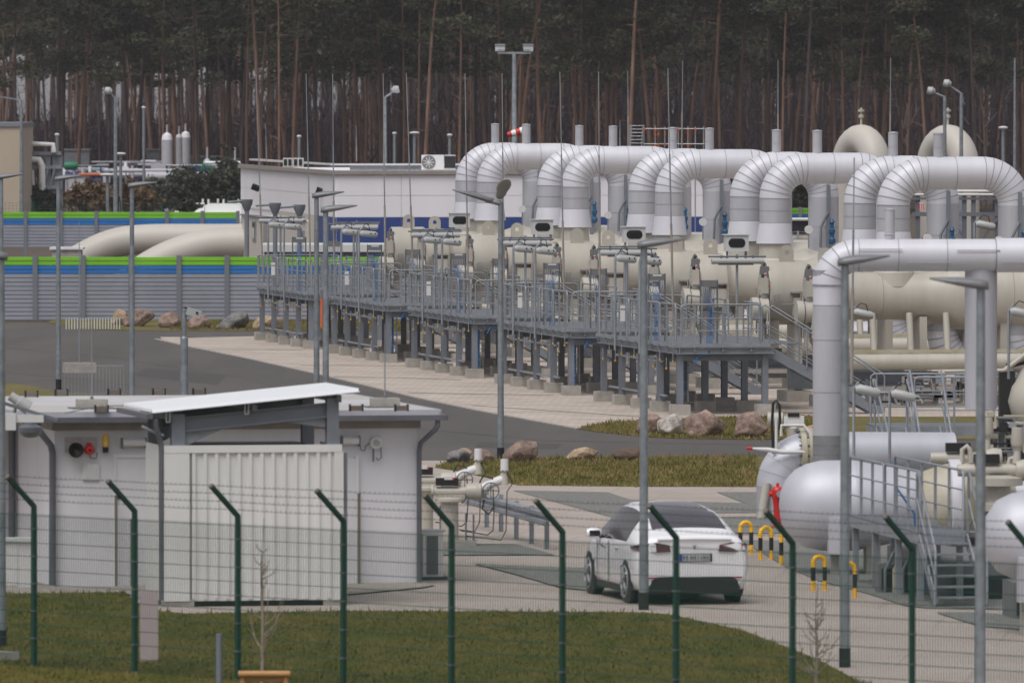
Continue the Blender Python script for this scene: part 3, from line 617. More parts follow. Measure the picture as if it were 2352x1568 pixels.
# beige inverted bends at right
for i, (x, w, lab) in enumerate(((1978, 64, 'left tall beige pipe bend with a small valve on top'), (2177, 62, 'right tall beige pipe bend with a small valve on top'))):
    s = 46; Y = Ys(s); top = v(x, 286, Y); r_ = .74; t = thing('pipe_bend', lab, 'pipe bend', (top.x, Y, 0), [-1.08, -1.02][i], 'tall beige pipe bends'); Rb = 1.5; zc = top.z-r_-Rb
    pts = [(-Rb, 0, .0)] + [tuple(p) for p in arc((0, 0, zc), math.pi, 0, Rb, (1, 0, 0), (0, 0, 1), 14)] + [(Rb, 0, 0)]; q = MB(); q.tube(pts, r_, 30); q.build('pipe', 'beige_pipe', t)
    q = MB(); q.cyl((0, 0, top.z-.05), (0, 0, top.z+.30), .06, 10); q.lathe([(.05, .3), (.13, .34), (.13, .46), (.05, .5), (.05, .62), (.16, .64), (.16, .74), (.05, .76), (.04, .84)], (0, 0, top.z), 12); q.build('vent_valve', 'beige', t)
# ================================================================ SCAFFOLD, WINDSOCK, PIPE RACK BEHIND THE ARCHES
Y = Ys(58); p0 = v(1445, 340, Y); t = thing('scaffold', 'galvanised scaffold guard rails with red couplers and a ladder above the arches', 'scaffold', (p0.x, Y, 0)); X = lambda x: v(x, 300, Y).x-p0.x; Z = lambda y: v(0, y, Y).z
for x, yt in ((1447, 287), (1479, 287), (1505, 288), (1527, 291), (1543, 292), (1558, 292), (1580, 290), (1597, 291), (1616, 290)):
    q = MB(); q.cyl((X(x), 0, 0), (X(x), 0, Z(yt)), .025, 6); q.build('upright', 'steel_bright', t)
for y in (296, 331): q = MB(); q.cyl((X(1479), -.05, Z(y)), (X(1618), -.05, Z(y)), .025, 6); q.build('rail', 'steel_bright', t)
q = MB()
for x in (1480, 1505, 1512, 1527, 1543, 1558, 1580, 1597):
    for y in (297, 332, 308): 
        if (x+y) % 3: q.box((X(x), -.07, Z(y+(x % 3))), (.07, .06, .10))
q.build('coupler', 'orange_red', t)['kind'] = 'stuff'
for xa in (1449, 1475):
    q = MB(); q.cyl((X(xa-2), -.1, Z(345)), (X(xa+2), -.1, Z(287)), .022, 6); q.build('ladder_rail', 'steel_bright', t)
for k in range(7): q = MB(); q.cyl((X(1448), -.1, Z(289+k*8)), (X(1477), -.1, Z(289+k*8)), .018, 6); q.build('rung', 'steel_bright', t)
Y = Ys(62); a, c = v(1214, 297, Y), v(1166, 310, Y); t = thing('windsock', 'red and white striped windsock behind the first silver arch', 'windsock', (a.x, Y, 0)); d = c-a
for k in range(5):
    q = MB(); u0, u1 = k/5, (k+1)/5; q.tube([a.lerp(c, u0), a.lerp(c, u1)], [.17*(1-u0*.42), .17*(1-u1*.42)], 16, cap=(k in (0, 4))); q.build('stripe', 'red' if k % 2 == 0 else 'white_red', t, world=True)
q = MB(); q.cyl((.05, .1, 0), (.05, .1, a.z+.2), .035, 8); q.build('mast', 'pole', t)
Y = Ys(58); p0 = v(2095, 600, Y); t = thing('pipe_rack', 'grey steel truss rack carrying white pipes behind the last silver arch', 'pipe rack', (p0.x, Y, 0)); X = lambda x: v(x, 480, Y).x-p0.x
for x in (2108, 2150, 2215, 2236, 2290, 2330): q = MB(); q.bb(X(x)-.09, X(x)+.09, -.1, .1, 0, Z(448)); q.build('column', 'galv_dark', t)
for y in (456, 492, 560): q = MB(); q.beam((X(2095), -.15, Z(y)), (X(2360), -.15, Z(y)), .1, .16 if y > 460 else .1); q.build('beam', 'galv_dark', t)
q = MB(); q.beam((X(2110), -.2, Z(560)), (X(2160), -.2, Z(500)), .08, .12); q.beam((X(2180), -.2, Z(500)), (X(2236), -.2, Z(575)), .08, .12); q.beam((X(2290), -.2, Z(500)), (X(2240), -.2, Z(575)), .08, .12); q.build('brace', 'galv_dark', t)
for y in (439, 447): q = MB(); q.cyl((X(2098), -.2, Z(y)), (X(2330), -.2, Z(y)), .055, 8); q.build('pipe', 'offwhite', t)
for x in (2116, 2133): 
    q = MB(); w = .10
    for k in range(3): q.bb(X(x)-w+k*.07, X(x)-w+k*.07+.035, -.25, -.24, Z(483), Z(466))
    q.build('warning_tape', 'red', t); q = MB(); q.bb(X(x)-w, X(x)-w+.18, -.238, -.232, Z(484), Z(465)); q.build('tape_backing', 'white_red', t)
for i, (x0, x1, y, r_, m) in enumerate(((1815, 1850, 507, .13, 'white_paint'), (1815, 1850, 522, .3, 'black'), (1815, 1850, 545, .22, 'beige'))):
    pass
Y = Ys(60); t = thing('pipe_trench_cover', 'black clad duct under a white pipe seen through the fourth arch', 'duct', tuple(v(1812, 515, Y).xy)+(0,)); x0 = t.location.x
q = MB(); a, c = v(1812, 532, Y), v(1905, 508, Y); q.bb(0, c.x-a.x, 0, .6, a.z, c.z); q.build('duct', 'black', t); q = MB(); q.cyl((0, -.1, v(0, 504, Y).z), (c.x-a.x, -.1, v(0, 504, Y).z), .07, 10); q.build('pipe', 'white_paint', t)
q = MB(); q.cyl((0, .3, v(0, 548, Y).z), (c.x-a.x, .3, v(0, 548, Y).z), .24, 14); q.build('lower_pipe', 'beige', t); q = MB(); q.bb(.3, .38, -.2, -.1, 0, v(0, 530, Y).z); q.build('support', 'galv', t)

# ================================================================ TALL LAMPS AND MASTS
def tall_lamp(label, x, ytop, hx, hy, s=45, r=.1, size=.42, grp='tall lamps behind the plant'):
    Y = Ys(s); p = v(x, ytop, Y); h_ = v(hx, hy, Y); t = thing('tall_lamp', label, 'street lamp', (p.x, Y, 0), 0, grp)
    q = MB(); q.tube([(0, 0, 0), (0, 0, p.z)], [r*1.25, r*.8], 10); q.build('pole', 'pole', t); dx, dz = h_.x-p.x, h_.z-p.z; q = MB(); q.tube([(0, 0, p.z-.05), (dx*.85, 0, p.z+dz*.8)], .05, 8); q.build('arm', 'pole', t)
    sg = 1 if dx > 0 else -1; q = MB(); q.tube([(dx-sg*size*.35, 0, p.z+dz-.02), (dx, 0, p.z+dz+.03), (dx+sg*size*.5, 0, p.z+dz+.08)], [size*.3, size*.52, size*.4], 12); q.build('lamp_head', 'lamp_shell', t)
    q = MB(); q.bb(dx-size*.3, dx+size*.3, -size*.3, size*.3, p.z+dz-size*.52, p.z+dz-size*.36); q.build('lens', 'dark_glass', t); return t
tall_lamp('tall lamp post with white angled head, left of the silos', 265, 224, 250, 211)
tall_lamp('tall lamp post with white bell head above the hall roof', 884, 222, 907, 208)
tall_lamp('left of the paired tall lamps at right, lower white head', 2170, 221, 2140, 211, 47)
tall_lamp('right of the paired tall lamps at right, higher white head', 2208, 213, 2177, 194, 47)
def small_lamp(label, x, yh, ybase, s=40, w=.62):
    Y = Ys(s); p = v(x, yh, Y); t = thing('disc_lamp', label, 'street lamp', (p.x, Y, 0), 0, 'small disc lamps by the forest'); q = MB(); q.cyl((0, 0, 0), (0, 0, p.z-.1), .09, 8); q.build('pole', 'pole', t)
    q = MB(); q.lathe([(.02, p.z+.05), (w*.35, p.z+.03), (w*.5, p.z-.03), (w*.45, p.z-.08), (.08, p.z-.14)], n=16); q.build('lamp_head', 'white_paint', t)
small_lamp('small disc lamp above the middle of the hall roof', 952, 304, 372)
small_lamp('small disc lamp behind the vent boxes, very short', 687, 312, 372, 38, .3)
small_lamp('small disc lamp left of the first silver arch', 1033, 309, 372, 38, .36)
small_lamp('faint small lamp left of the first arch top', 906, 305, 372, 36, .3)
small_lamp('disc lamp left of the big single lamp post, behind the barrier', 277, 352, 485, 40)
small_lamp('disc lamp over the dry bushes, behind the barrier', 247, 400, 485, 42, .9)
small_lamp('small disc lamp above the tan building rack', 131, 308, 480, 40, .3)
small_lamp('small disc lamp at the right edge below the pines', 2304, 292, 372, 42, .55)
small_lamp('short light-topped post in the middle of the far plant', 330, 246, 480, 36, .3)
Y = Ys(45); p = v(1181, 122, Y); t = thing('floodlight_mast', 'tall mast with two floodlights on a crossbar behind the first arch', 'floodlight mast', (p.x, Y, 0)); q = MB(); q.tube([(0, 0, 0), (0, 0, p.z)], [.16, .1], 10); q.build('pole', 'pole', t)
q = MB(); q.beam((-.85, 0, p.z), (.85, 0, p.z), .1, .1); q.build('crossbar', 'galv', t)
for sx in (-1, 1):
    o = MB(); o.box((sx*.72, -.05, p.z+.27), (.5, .4, .26), rx=-.3); o = o.build('floodlight', 'lamp_shell', t); q = MB(); q.box((sx*.72, -.22, p.z+.42), (.56, .2, .05)); q.build('visor', 'galv', o); q = MB(); q.beam((sx*.72, 0, p.z), (sx*.72, 0, p.z+.2), .06, .06); q.build('bracket', 'galv', o)
for x, yt, s, r_, lab in ((2331, 133, 47, .09, 'thick tapered lightning mast at the right edge'), (49, 230, 42, .12, 'left lamp gantry post beside the tan building')):
    Y = Ys(s); p = v(x, yt, Y); t = thing('mast', lab, 'mast', (p.x, Y, 0)); q = MB(); q.tube([(0, 0, 0), (0, 0, p.z*.55), (0, 0, p.z)], [r_, r_*.85, r_*.5], 10); q.build('pole', 'pole', t)
    if x < 100: q = MB(); q.beam((0, 0, p.z), (-1.6, 0, p.z+.25), .08, .08); q.build('arm', 'pole', t)
# ================================================================ LED LAMP POSTS (about 5.9 m)
def lamp(label, x, ytop, side, ang, sleeve=True, twin=False, lx=0.0):
    s = (ytop-YH)/(H-5.9); Y = Ys(s); X_ = (x-1176)/s; t = thing('lamp_post', label, 'lamp post', (X_, Y, 0), 0, 'grey LED lamp posts of the yard')
    q = MB(); q.tube([(0, 0, .28), (0, 0, 5.88)], [.076, .055], 14); q.build('pole', 'pole', t); q = MB(); q.tube([(0, 0, -.05), (0, 0, .29)], [.085, .085], 14); q.build('sleeve', 'black', t)
    def head(a, dz=0.0, sc=1.0, tilt=.14):
        prof = [(-.10, .075, .05), (0, .085, .075), (.12, .09, .075), (.28, .075, .10), (.45, .05, .10), (.60, .028, .07), (.66, .015, .03)]; q = MB(); vs = []
        for u, h_, w_ in prof:
            for aa in range(8):
                th = aa*math.pi/4; zz = math.sin(th)*h_*(1 if math.sin(th) > 0 else .55); yy = math.cos(th)*w_*1.6; p = Vector((u*sc, yy, zz+u*tilt)); vs.append((p.x*math.cos(a)-p.y*math.sin(a), p.x*math.sin(a)+p.y*math.cos(a), p.z+5.92+dz))
        n = len(prof); q._add(vs, [(i*8+j, i*8+(j+1) % 8, (i+1)*8+(j+1) % 8, (i+1)*8+j) for i in range(n-1) for j in range(8)] + [tuple(range(7, -1, -1)), tuple(range((n-1)*8, n*8))], True); return q
    if twin:
        q = MB(); q.tube([(0, 0, 5.85), (-.35, -.05, 5.92)], [.06, .045], 8); q.build('arm', 'pole', t); h2 = head(math.pi*1.03, 0, 1.25, .36)
        h2.v = [(p[0]-.28, p[1], p[2]) for p in h2.v]; h2.build('lamp_head', 'lamp_head', t); h3 = head(-1.35, .12, .9, .55); h3.build('lamp_head', 'lamp_shell', t)
    else: head(ang, 0, 1.0).build('lamp_head', 'lamp_head', t)
    return t
lamp('lamp post before the white car, head pointing right', 1479, 566, 1, 0.15)
lamp('lamp post with black sleeve on the lawn edge, between car and stairs', 1941, 606, 1, 0.15)
lamp('nearest lamp post at right, dark head pointing left', 2253, 660, -1, math.pi*.97)
lamp('lamp post with two heads by the grass strip boulders', 1150, 462, 1, 0, twin=True)
lamp('left lamp post of the close pair behind the canopy roof', 727, 452, 1, .1)
lamp('right and nearer lamp post of the close pair behind the canopy roof', 748, 485, 1, .1)
lamp('lamp post left of the picket rows, black sleeve on the grass edge', 134, 413, 1, .1)
lamp('lamp post standing behind the small building roof, left of the boulders', 303, 429, 1, .1)
lamp('lamp post on the left edge beside the asphalt', 3, 409, 1, .1)
lamp('near lamp post trunk cut by the left picture edge', 2, 593, -1, math.pi)
s = 100; Y = Ys(s); p = v(423, 712, Y); t = thing('camera_pole', 'short thick galvanised pole with a white floodlight, behind the roof', 'camera pole', (p.x, Y, 0))
q = MB(); q.tube([(0, 0, 0), (0, 0, p.z-.65), (0, 0, p.z-.6), (0, 0, p.z)], [.095, .09, .06, .055], 14); q.build('pole', 'pole', t)
q = MB(); q.box((.22, -.02, p.z-.06), (.34, .16, .17), ry=.3); q.build('floodlight', 'lamp_shell', t); q = MB(); q.box((.1, 0, p.z+.02), (.2, .05, .04), ry=.4); q.box((.3, -.11, p.z-.06), (.05, .02, .05), ry=.3); q.build('bracket', 'black', t)
# picket rows and low railing on the asphalt
Y = Yg(756); a = v(152, 756, Y); t = thing('picket_row', 'row of short white pickets before the tan boulder', 'picket fence', (a.x, Y, 0))
for i in range(20): q = MB(); q.bb(-.017, .017, -.017, .017, 0, .40) if i == 0 else None; o = q.build('picket', 'white_paint', t) if i == 0 else link('picket', pk, t); pk = o.data; o.location = (i*.1, -i*.02, 0)
q = MB(); q.bb(0, 1.95, -.02, 0, .36, .39); q.build('rail', 'galv', t)
Y = Yg(912); a = v(148, 912, Y); t = thing('yard_railing', 'see-through grey steel railing on the asphalt behind the roof', 'railing', (a.x, Y, 0)); q = MB(); q.beam((0, 0, .86), (1.64, 0, .86), .025, .04); q.build('top_rail', 'galv', t); q = MB(); q.beam((0, 0, .1), (1.64, 0, .1), .02, .02); q.build('bottom_rail', 'galv', t)
for i in range(18): o = (MB().bb(-.006, .006, -.006, .006, 0, .86)).build('bar', 'galv', t) if i == 0 else link('bar', pk2, t); pk2 = o.data; o.location = (i*.096, 0, 0)

# pale far plant seen between the first trees
def far_clutter(label, x0, x1, y0, y1, s_, n, seed, mats):
    r = random.Random(seed); Y = F/s_; a, c = v(x0, y1, Y), v(x1, y0, Y); t = thing('far_pipework', label, 'pipework', (a.x, Y, max(0, a.z))); w, h = c.x-a.x, c.z-max(0, a.z)
    for i in range(n):
        m_ = r.choice(mats); q = MB(); x, z = r.uniform(0, w), r.uniform(.1, h); k = r.random(); yy = r.uniform(-1, 1)
        if k < .35: q.cyl((x, yy, 0), (x, yy, z), r.uniform(.05, .13), 6); nm = 'riser'
        elif k < .7: q.cyl((x, yy, z), (min(w, x+r.uniform(1, 4)), yy, z), r.uniform(.05, .14), 6); nm = 'small_pipe'
        else: q.box((x, yy, z*.6), (r.uniform(.4, 1.4), .4, r.uniform(.3, .8))); nm = 'equipment_case'
        q.build(nm, m_, t)
far_clutter('pale jumble of pipes behind the green tank', 140, 250, 378, 415, 34.5, 34, 31, ['far_white', 'far_white', 'far_grey', 'white_panel', 'tank_green', 'far_blue'])
far_clutter('pale jumble of pipes left of the white silos', 255, 368, 370, 410, 34, 34, 32, ['far_white', 'far_white', 'far_grey', 'white_panel', 'far_blue'])
far_clutter('pale jumble of pipes right of the white silos', 440, 552, 372, 410, 34.2, 34, 33, ['far_white', 'far_white', 'far_grey', 'white_panel', 'far_blue', 'tank_green'])
# ================================================================ PLANT: five units of platform, two vessels, two silver arches
C5 = Vector((4.37, 248.3, 0)); PITCH = Vector((-2.725, 15.83, 0)); RZ = math.radians(9.79)
E1 = Vector((math.cos(RZ), math.sin(RZ), 0)); E2 = Vector((-math.sin(RZ), math.cos(RZ), 0))
def U(k, x, y, z=0): return C5 + PITCH*k + E1*x + E2*y + Vector((0, 0, z))
ORD = ['nearest', 'second nearest', 'middle', 'second farthest', 'farthest']
ORP = ['first (nearest)', 'second', 'third', 'fourth', 'fifth (farthest)']
# ---------------------------------------------------------------- steel platform
def shared(name, mb, m, t, locs, rots=None):
    f = None
    for i, l_ in enumerate(locs):
        if f is None:
            o = mb.build(name, m, t); f = o.data
            if name == 'leg_section': seams(o, range(56))
        else: o = link(name, f, t)
        o.location = l_
        if rots: o.rotation_euler = rots[i]
DL, DW, DZ = 11.2, 2.25, 1.77
def platform():
    t = thing('steel_platform', 'x', 'platform', tuple(U(0, 0, 0)), RZ, 'steel platforms in front of the vessels')
    ys = [0.1 + i*2.75 for i in range(5)]
    q = MB(); q.bb(-.08, .08, -.08, -.068, 0, 1.31); q.bb(-.08, .08, .068, .08, 0, 1.31); q.bb(-.005, .005, -.068, .068, 0, 1.31)      # H section
    q.bb(-.09, .09, -.09, .09, 1.31, 1.325)
    shared('column', q, 'steel_grey', t, [(x, y, .28) for x in (0, DW) for y in ys] + [(1.2, 2.85, .28), (1.2, 8.35, .28)])
    q = MB(); q.bb(-.24, .24, -.24, .24, 0, .28); shared('footing', q, 'concrete', t, [(x, y, 0) for x in (0, DW) for y in ys] + [(1.2, 2.85, 0), (1.2, 8.35, 0)])
    q = MB(); q.bb(-.14, -.02, -.15, DL+.15, DZ-.18, DZ-.165); q.bb(-.14, -.02, -.15, DL+.15, DZ-.03, DZ-.015); q.bb(-.06, -.04, -.15, DL+.15, DZ-.165, DZ-.03); q.build('edge_channel', 'galv', t)
    q = MB(); q.bb(-.14, DW+.2, -.15, -.02, DZ-.18, DZ-.165); q.bb(-.14, DW+.2, -.15, -.02, DZ-.03, DZ-.015); q.bb(-.14, DW+.2, -.07, -.05, DZ-.165, DZ-.03); q.build('edge_channel', 'galv', t)
    q = MB(); q.bb(-.04, DW+.1, -.03, DL+.1, DZ-.02, DZ); q.bb(DW+.1, 3.9, 3.0, DL+.1, DZ-.02, DZ); q.build('deck_grating', 'galv_dark', t)
    for i in range(5): q = MB(); q.bb(0, 3.8 if i > 1 else DW, ys[i]-.06, ys[i]+.06, DZ-.36, DZ-.19); q.build('cross_beam', 'galv_dark', t)
    q = MB(); q.bb(-.03, .03, 2.4, DL-2, 1.30, 1.36); q.bb(-.03, .03, 2, DL-1, .42, .47); q.build('cable_tray', 'galv', t)
    q = MB(); q.bb(-.15, -.135, -.15, DL+.15, DZ, DZ+.09); q.build('toe_board', 'galv', t); q = MB(); q.bb(-.15, DW+.1, -.165, -.15, DZ, DZ+.09); q.build('toe_board', 'galv', t)
    # railings: panels of bent tube with posts, knee rails
    def panel(w, npost):
        q = MB(); r_ = .12; q.tube([(0, 0, .18), (0, 0, 1.1-r_)] + [(r_-math.cos(a)*r_, 0, 1.1-r_+math.sin(a)*r_) for a in (.5, 1.0)] + [(r_, 0, 1.1)] + [(w-r_, 0, 1.1)] + [(w-r_+math.sin(a)*r_, 0, 1.1-r_+math.cos(a)*r_) for a in (.5, 1.0)] + [(w, 0, 1.1-r_), (w, 0, .18)], .024, 7)
        q.tube([(0, 0, .74), (w, 0, .74)], .016, 6, False); q.tube([(0, 0, .42), (w, 0, .42)], .016, 6, False); return q
    pw = 2.12; f = None; pl = []
    q = panel(pw, 3); o = q.build('railing_panel', 'galv', t); pm = o.data; o.location = (-.1, .1, DZ); o.rotation_euler = (0, 0, math.pi/2)
    for i in range(1, 5): o = link('railing_panel', pm, t); o.location = (-.1, .1+i*2.22, DZ); o.rotation_euler = (0, 0, math.pi/2)
    o = link('railing_panel', pm, t); o.location = (.0, -.1, DZ); o = link('railing_panel', pm, t); o.location = (0.1, DL+.1, DZ)
    for y in (1.1, 5.3, 9.0): o = link('railing_panel', pm, t); o.location = (DW+.05, y, DZ); o.rotation_euler = (0, 0, math.pi/2)
    q = MB(); q.bb(-.025, .025, -.012, .012, -.12, 1.08); shared('railing_post', q, 'galv', t, [(-.12, .15+i*1.11, DZ) for i in range(11)] + [(.35, -.12, DZ), (1.1, -.12, DZ), (1.85, -.12, DZ)] + [(DW+.08, 1.1+i*1.6, DZ) for i in range(6)])
    q = MB(); q.box((0, 0, 0), (.12, .05, .09)); q.box((.03, -.03, -.02), (.03, .03, .04)); shared('clamp', q, 'galv', t, [(-.13, .15+i*1.11, DZ+.03) for i in range(11)] + [(.35, -.15, DZ+.03), (1.1, -.15, DZ+.03), (1.85, -.15, DZ+.03)])
    # small pipes ending in amber caps below the edge
    q = MB(); q.cyl((0, 0, 0), (0, 0, .25), .014, 6); c = MB(); c.cyl((0, 0, -.05), (0, 0, 0), .028, 8)
    loc = [(-.14, .3+i*.92, DZ-.36-(i % 2)*.2) for i in range(12)]; shared('drop_tube', q, 'galv', t, loc); shared('amber_cap', c, 'amber', t, loc)
    # cable riser behind the second column
    q = MB(); q.bb(.35, .41, 1.6, 1.66, .3, DZ-.2); q.build('cable_riser', 'cable_blue', t); q = MB()
    for z in (.5, .8, 1.1, 1.4): q.bb(.2, .5, 1.56, 1.58, z, z+.02)
    for x in (.2, .5): q.bb(x-.015, x+.015, 1.55, 1.59, .3, DZ-.2)
    q.build('cable_ladder', 'galv', t)
    # stair down to the right
    x0, x1, zt = DW+.1, DW+3.1, DZ; q = MB()
    for y in (.02, .92): q = MB(); q.beam((x0, y, zt-.12), (x1, y, .02), .03, .25); q.build('stringer', 'steel_grey', t)
    q = MB(); q.bb(-.13, .13, .03, .91, -.02, .01); shared('stair_tread', q, 'galv', t, [(x0+.15+i*(x1-x0-.2)/8, 0, zt-.2-i*(zt-.2)/8.6) for i in range(8)])
    for y in (-.02, .96):
        q = MB(); s_ = (zt-.02)/(x1-x0)
        q.tube([(x0, y, zt+.1), (x0, y, zt+1.0), (x0+.08, y, zt+1.06), (x1, y, 1.06), (x1+.05, y, .98), (x1+.05, y, .05)], .021, 7); q.tube([(x0, y, zt+.55), (x1, y, .53)], .015, 6, False); q.tube([(x0, y, zt+.3), (x1, y, .28)], .015, 6, False)
        for u in (.33, .66): q.cyl((x0+(x1-x0)*u, y, zt*(1-u)), (x0+(x1-x0)*u, y, zt*(1-u)+1.06), .02, 6)
        q.build('handrail', 'galv', t)
    return t
P0 = platform()
PL = ['steel platform with stair nearest the lamp post, in front of the vessels', 'steel platform second from right, behind the nearest one', 'steel platform in the middle of the row of five', 'steel platform second from left with green band behind it', 'steel platform at the far left end, before the front noise barrier']
P0['label'] = PL[0]
for k in range(1, 5): copy_tree(P0, PL[k], tuple(U(k, 0, 0)), RZ)
# extra yellow-white boxes and cable boxes ------------------------------------------------
def flood(k, y, label):
    t = thing('floodlight_pole', label, 'floodlight', tuple(U(k, -.2, y, DZ-.3)), RZ, 'white floodlights on bent poles'); hh = 4.13-(DZ-.3)
    q = MB(); q.tube([(0, 0, 0), (0, 0, hh-.25), (.03, 0, hh-.12), (.1, 0, hh-.03), (.2, 0, hh)], .035, 9); q.build('pole', 'galv', t)
    q = MB(); q.tube([(.02, -.05, hh-.2), (.1, -.05, hh-.2), (.5, -.05, hh-.24), (.57, -.05, hh-.26)], [.06, .105, .105, .07], 10); o = q.build('housing', 'lamp_shell', t)
    q = MB()
    for dx in (.36, .5): q.cyl((dx, -.17, hh-.2), (dx, -.13, hh-.2), .022, 8)
    q.build('knob', 'black', o); q = MB(); q.tube([(.12, -.05, hh+.0), (.2, -.05, hh+.12), (.3, -.05, hh+.08), (.34, -.05, hh-.12)], .012, 5); q.tube([(.2, -.05, hh-.02), (.35, -.05, hh-.1)], .014, 5); q.build('cable', 'black', t)
def tubelamp(k, x, y, z, label, w=1.38, pole=True):
    t = thing('tube_lamp', label, 'tube lamp', tuple(U(k, x, y, DZ-.1)), RZ, 'long tube lamps over the platforms'); hh = z-(DZ-.1)
    if pole: q = MB(); q.cyl((0, 0, 0), (0, 0, hh+.15), .035, 8); q.build('pole', 'galv', t)
    q = MB(); q.cyl((-w*.55, -.03, hh+.09), (w*.55, -.03, hh+.09), .024, 7); q.build('carrier_tube', 'galv_dark', t)
    q = MB(); q.tube([(-w/2, -.08, hh-.03), (w/2, -.08, hh-.03)], .075, 9); o = q.build('housing', 'lamp_shell', t); q = MB(); q.bb(-w*.36, w*.3, -.14, -.02, hh-.13, hh-.105); q.build('reflector', 'galv_dark', o)
    q = MB(); q.bb(-w*.32, -w*.29, -.06, .0, hh+.02, hh+.12); q.bb(w*.29, w*.32, -.06, 0, hh+.02, hh+.12); q.build('bracket', 'galv_dark', t)
def jbox(k, x, y, z, label, lab):
    t = thing('junction_box', label, 'junction box', tuple(U(k, x, y, DZ)), RZ, 'junction boxes with hanging blue cables'); hh = z-DZ
    q = MB(); q.bb(-.24, -.2, -.02, .02, -.1, hh+.06); q.build('post', 'galv_dark', t); q = MB(); q.bb(.2, .24, -.02, .02, -.1, hh+.06); q.build('post', 'galv_dark', t)
    q = MB(); q.bb(-.19, .19, -.09, .03, hh-.12, hh+.05); o = q.build('casing', 'box_grey', t)
    if lab: q = MB(); q.bb(-.12, .12, -.096, -.091, hh-.01, hh+.035); q.build('label_plate', 'white_paint', o)
    r = random.Random(k*7+int(x*10))
    for i in range(7): q = MB(); xx = -.15+i*.05; q.tube([(xx, -.04, hh-.12), (xx*.95, -.05, hh-.28), (xx*.55-.02, -.05, hh-.5), (xx*.45+.02, -.05, hh-.9), (xx*.5, -.05, .1), (xx*.4-.02, -.06, -.12)], .0065, 5, False); q.build('cable', 'cable_blue', t)
    q = MB(); q.tube([(0, -.07, -.1), (-.05, -.08, -.2), (-.3, -.08, -.24), (-.4, -.08, -.45)], .022, 6); q.build('cable_bundle', 'cable_blue', t)
def rod(name, label, xt, yt, xb, yb, Y, r0=.03, cat='lightning rod', grp='tall lightning rods of the plant', m='soffit'):
    a, c = v(xb, yb, Y), v(xt, yt, Y); t = thing(name, label, cat, tuple(a), 0, grp); d = c-a
    q = MB(); q.cyl((0, 0, 0), tuple(d*.42), r0, 8); q.build('lower_tube', m, t); q = MB(); q.cyl(tuple(d*.42), tuple(d*.68), r0*.68, 8); q.build('middle_tube', 'galv', t); q = MB(); q.cyl(tuple(d*.68), tuple(d), r0*.42, 6); q.build('tip', 'steel_bright', t)
for k in range(5):
    n = ORD[k]
    flood(k, 8.3, f'left white floodlight on a bent pole at the {n} platform'); flood(k, 4.7, f'right white floodlight on a bent pole at the {n} platform')
    if k < 4 or True: tubelamp(k, 1.5, .05, 4.02, f'long tube lamp over the front corner of the {n} platform')
    tubelamp(k, .6, 10.9, 4.05, f'long tube lamp over the rear end of the {n} platform', 1.5)
    jbox(k, .75, .0, 3.45, f'wide junction box with blue cables at the front of the {n} platform', False)
    jbox(k, .5, 6.0, 3.5, f'white-labelled junction box with blue cables halfway along the {n} platform', True)
    q = MB(); q.bb(-.07, .07, -.22, -.16, .75 if k else .8, 1.25 if k else 1.3)
for k, (xt, yt, xb, yb, yy) in enumerate(((1534, 157, 1547, 772, 0), (1286, 166, 1297, 752, 0), (1068, 169, 1076, 726, 0), (880, 169, 886, 690, 0), (703, 170, 714, 655, 0))):
    rod('lightning_rod', f'thin lightning rod at the near corner of the {ORD[k]} platform', xt, yt, xb, yb, U(k, -.2, .9).y)
for k, (xt, yt, xb, yb, yy) in enumerate(((1375, 165, 1378, 765, 0), (1153, 169, 1158, 728, 0), (933, 168, 951, 695, 0), (764, 170, 768, 672, 0), (588, 170, 604, 648, 0))):
    rod('lightning_rod', f'thin lightning rod at the far corner of the {ORD[k]} platform', xt, yt, xb, yb, U(k, -.2, 11.1).y)
for xt, yt, xb, yb, s, lab in ((1442, 162, 1443, 345, 66, 'thin rod rising behind the third silver arch, left'), (1568, 140, 1566, 345, 64, 'thin rod rising behind the scaffold rails'), (1787, 138, 1787, 350, 66, 'thin rod rising beside the fourth arch vent stub'), (2046, 133, 2044, 350, 66, 'thin rod rising left of the beige bends vent stub'), (1962, 362, 1956, 880, 128, 'tapered rod in front of the corner of the tall silver pipe'), (818, 288, 819, 370, 46, 'short thin rod on the hall roof, middle'), (610, 285, 612, 372, 46, 'short thin rod on the hall roof, left end'), (1424, 278, 1424, 345, 60, 'very thin rod between second and third arch')):
    rod('lightning_rod', lab, xt, yt, xb, yb, Ys(s), .028)
q = MB()
t = thing('fire_extinguisher_tube', 'orange red vertical tube hanging under the far left platform', 'tube', tuple(v(739, 752, U(4, 0, 0).y-.6))); h_ = .95; q.cyl((0, 0, 0), (0, 0, h_), .05, 10); q.build('tube', 'orange_red', t); q = MB(); q.cyl((0, 0, h_), (0, 0, h_+.28), .055, 10); q.build('valve_head', 'box_grey', t)
t = thing('signal_box', 'cream box with bulbs hung under the middle platform', 'signal box', tuple(v(1716-730, 772, U(2, -.3, 9).y)), RZ); t.location = v(986, 772, U(2, -.3, 9).y); q = MB(); q.bb(-.06, .06, -.05, .05, 0, .62); q.build('casing', 'offwhite', t)
q = MB(); q.lathe([(0.01, -.04), (.035, -.02), (.035, .02), (.01, .04)], (-.06, -.03, 0), 8); shared('bulb', q, 'white_paint', t, [(-.02, 0, .1+i*.14) for i in range(4)])
for k in (0, 1, 2, 3, 4):
    t = thing('white_case', f'small white case hung on the railing of the {ORD[k]} platform', 'equipment case', tuple(U(k, -.2, 7.2, DZ+.5)), RZ, 'white cases on the platform railings'); q = MB(); q.bb(-.06, .06, -.05, .03, 0, .42); q.build('casing', 'offwhite', t); q = MB(); q.bb(-.065, .065, -.055, -.05, .3, .34); q.build('lid_seam', 'galv', t)
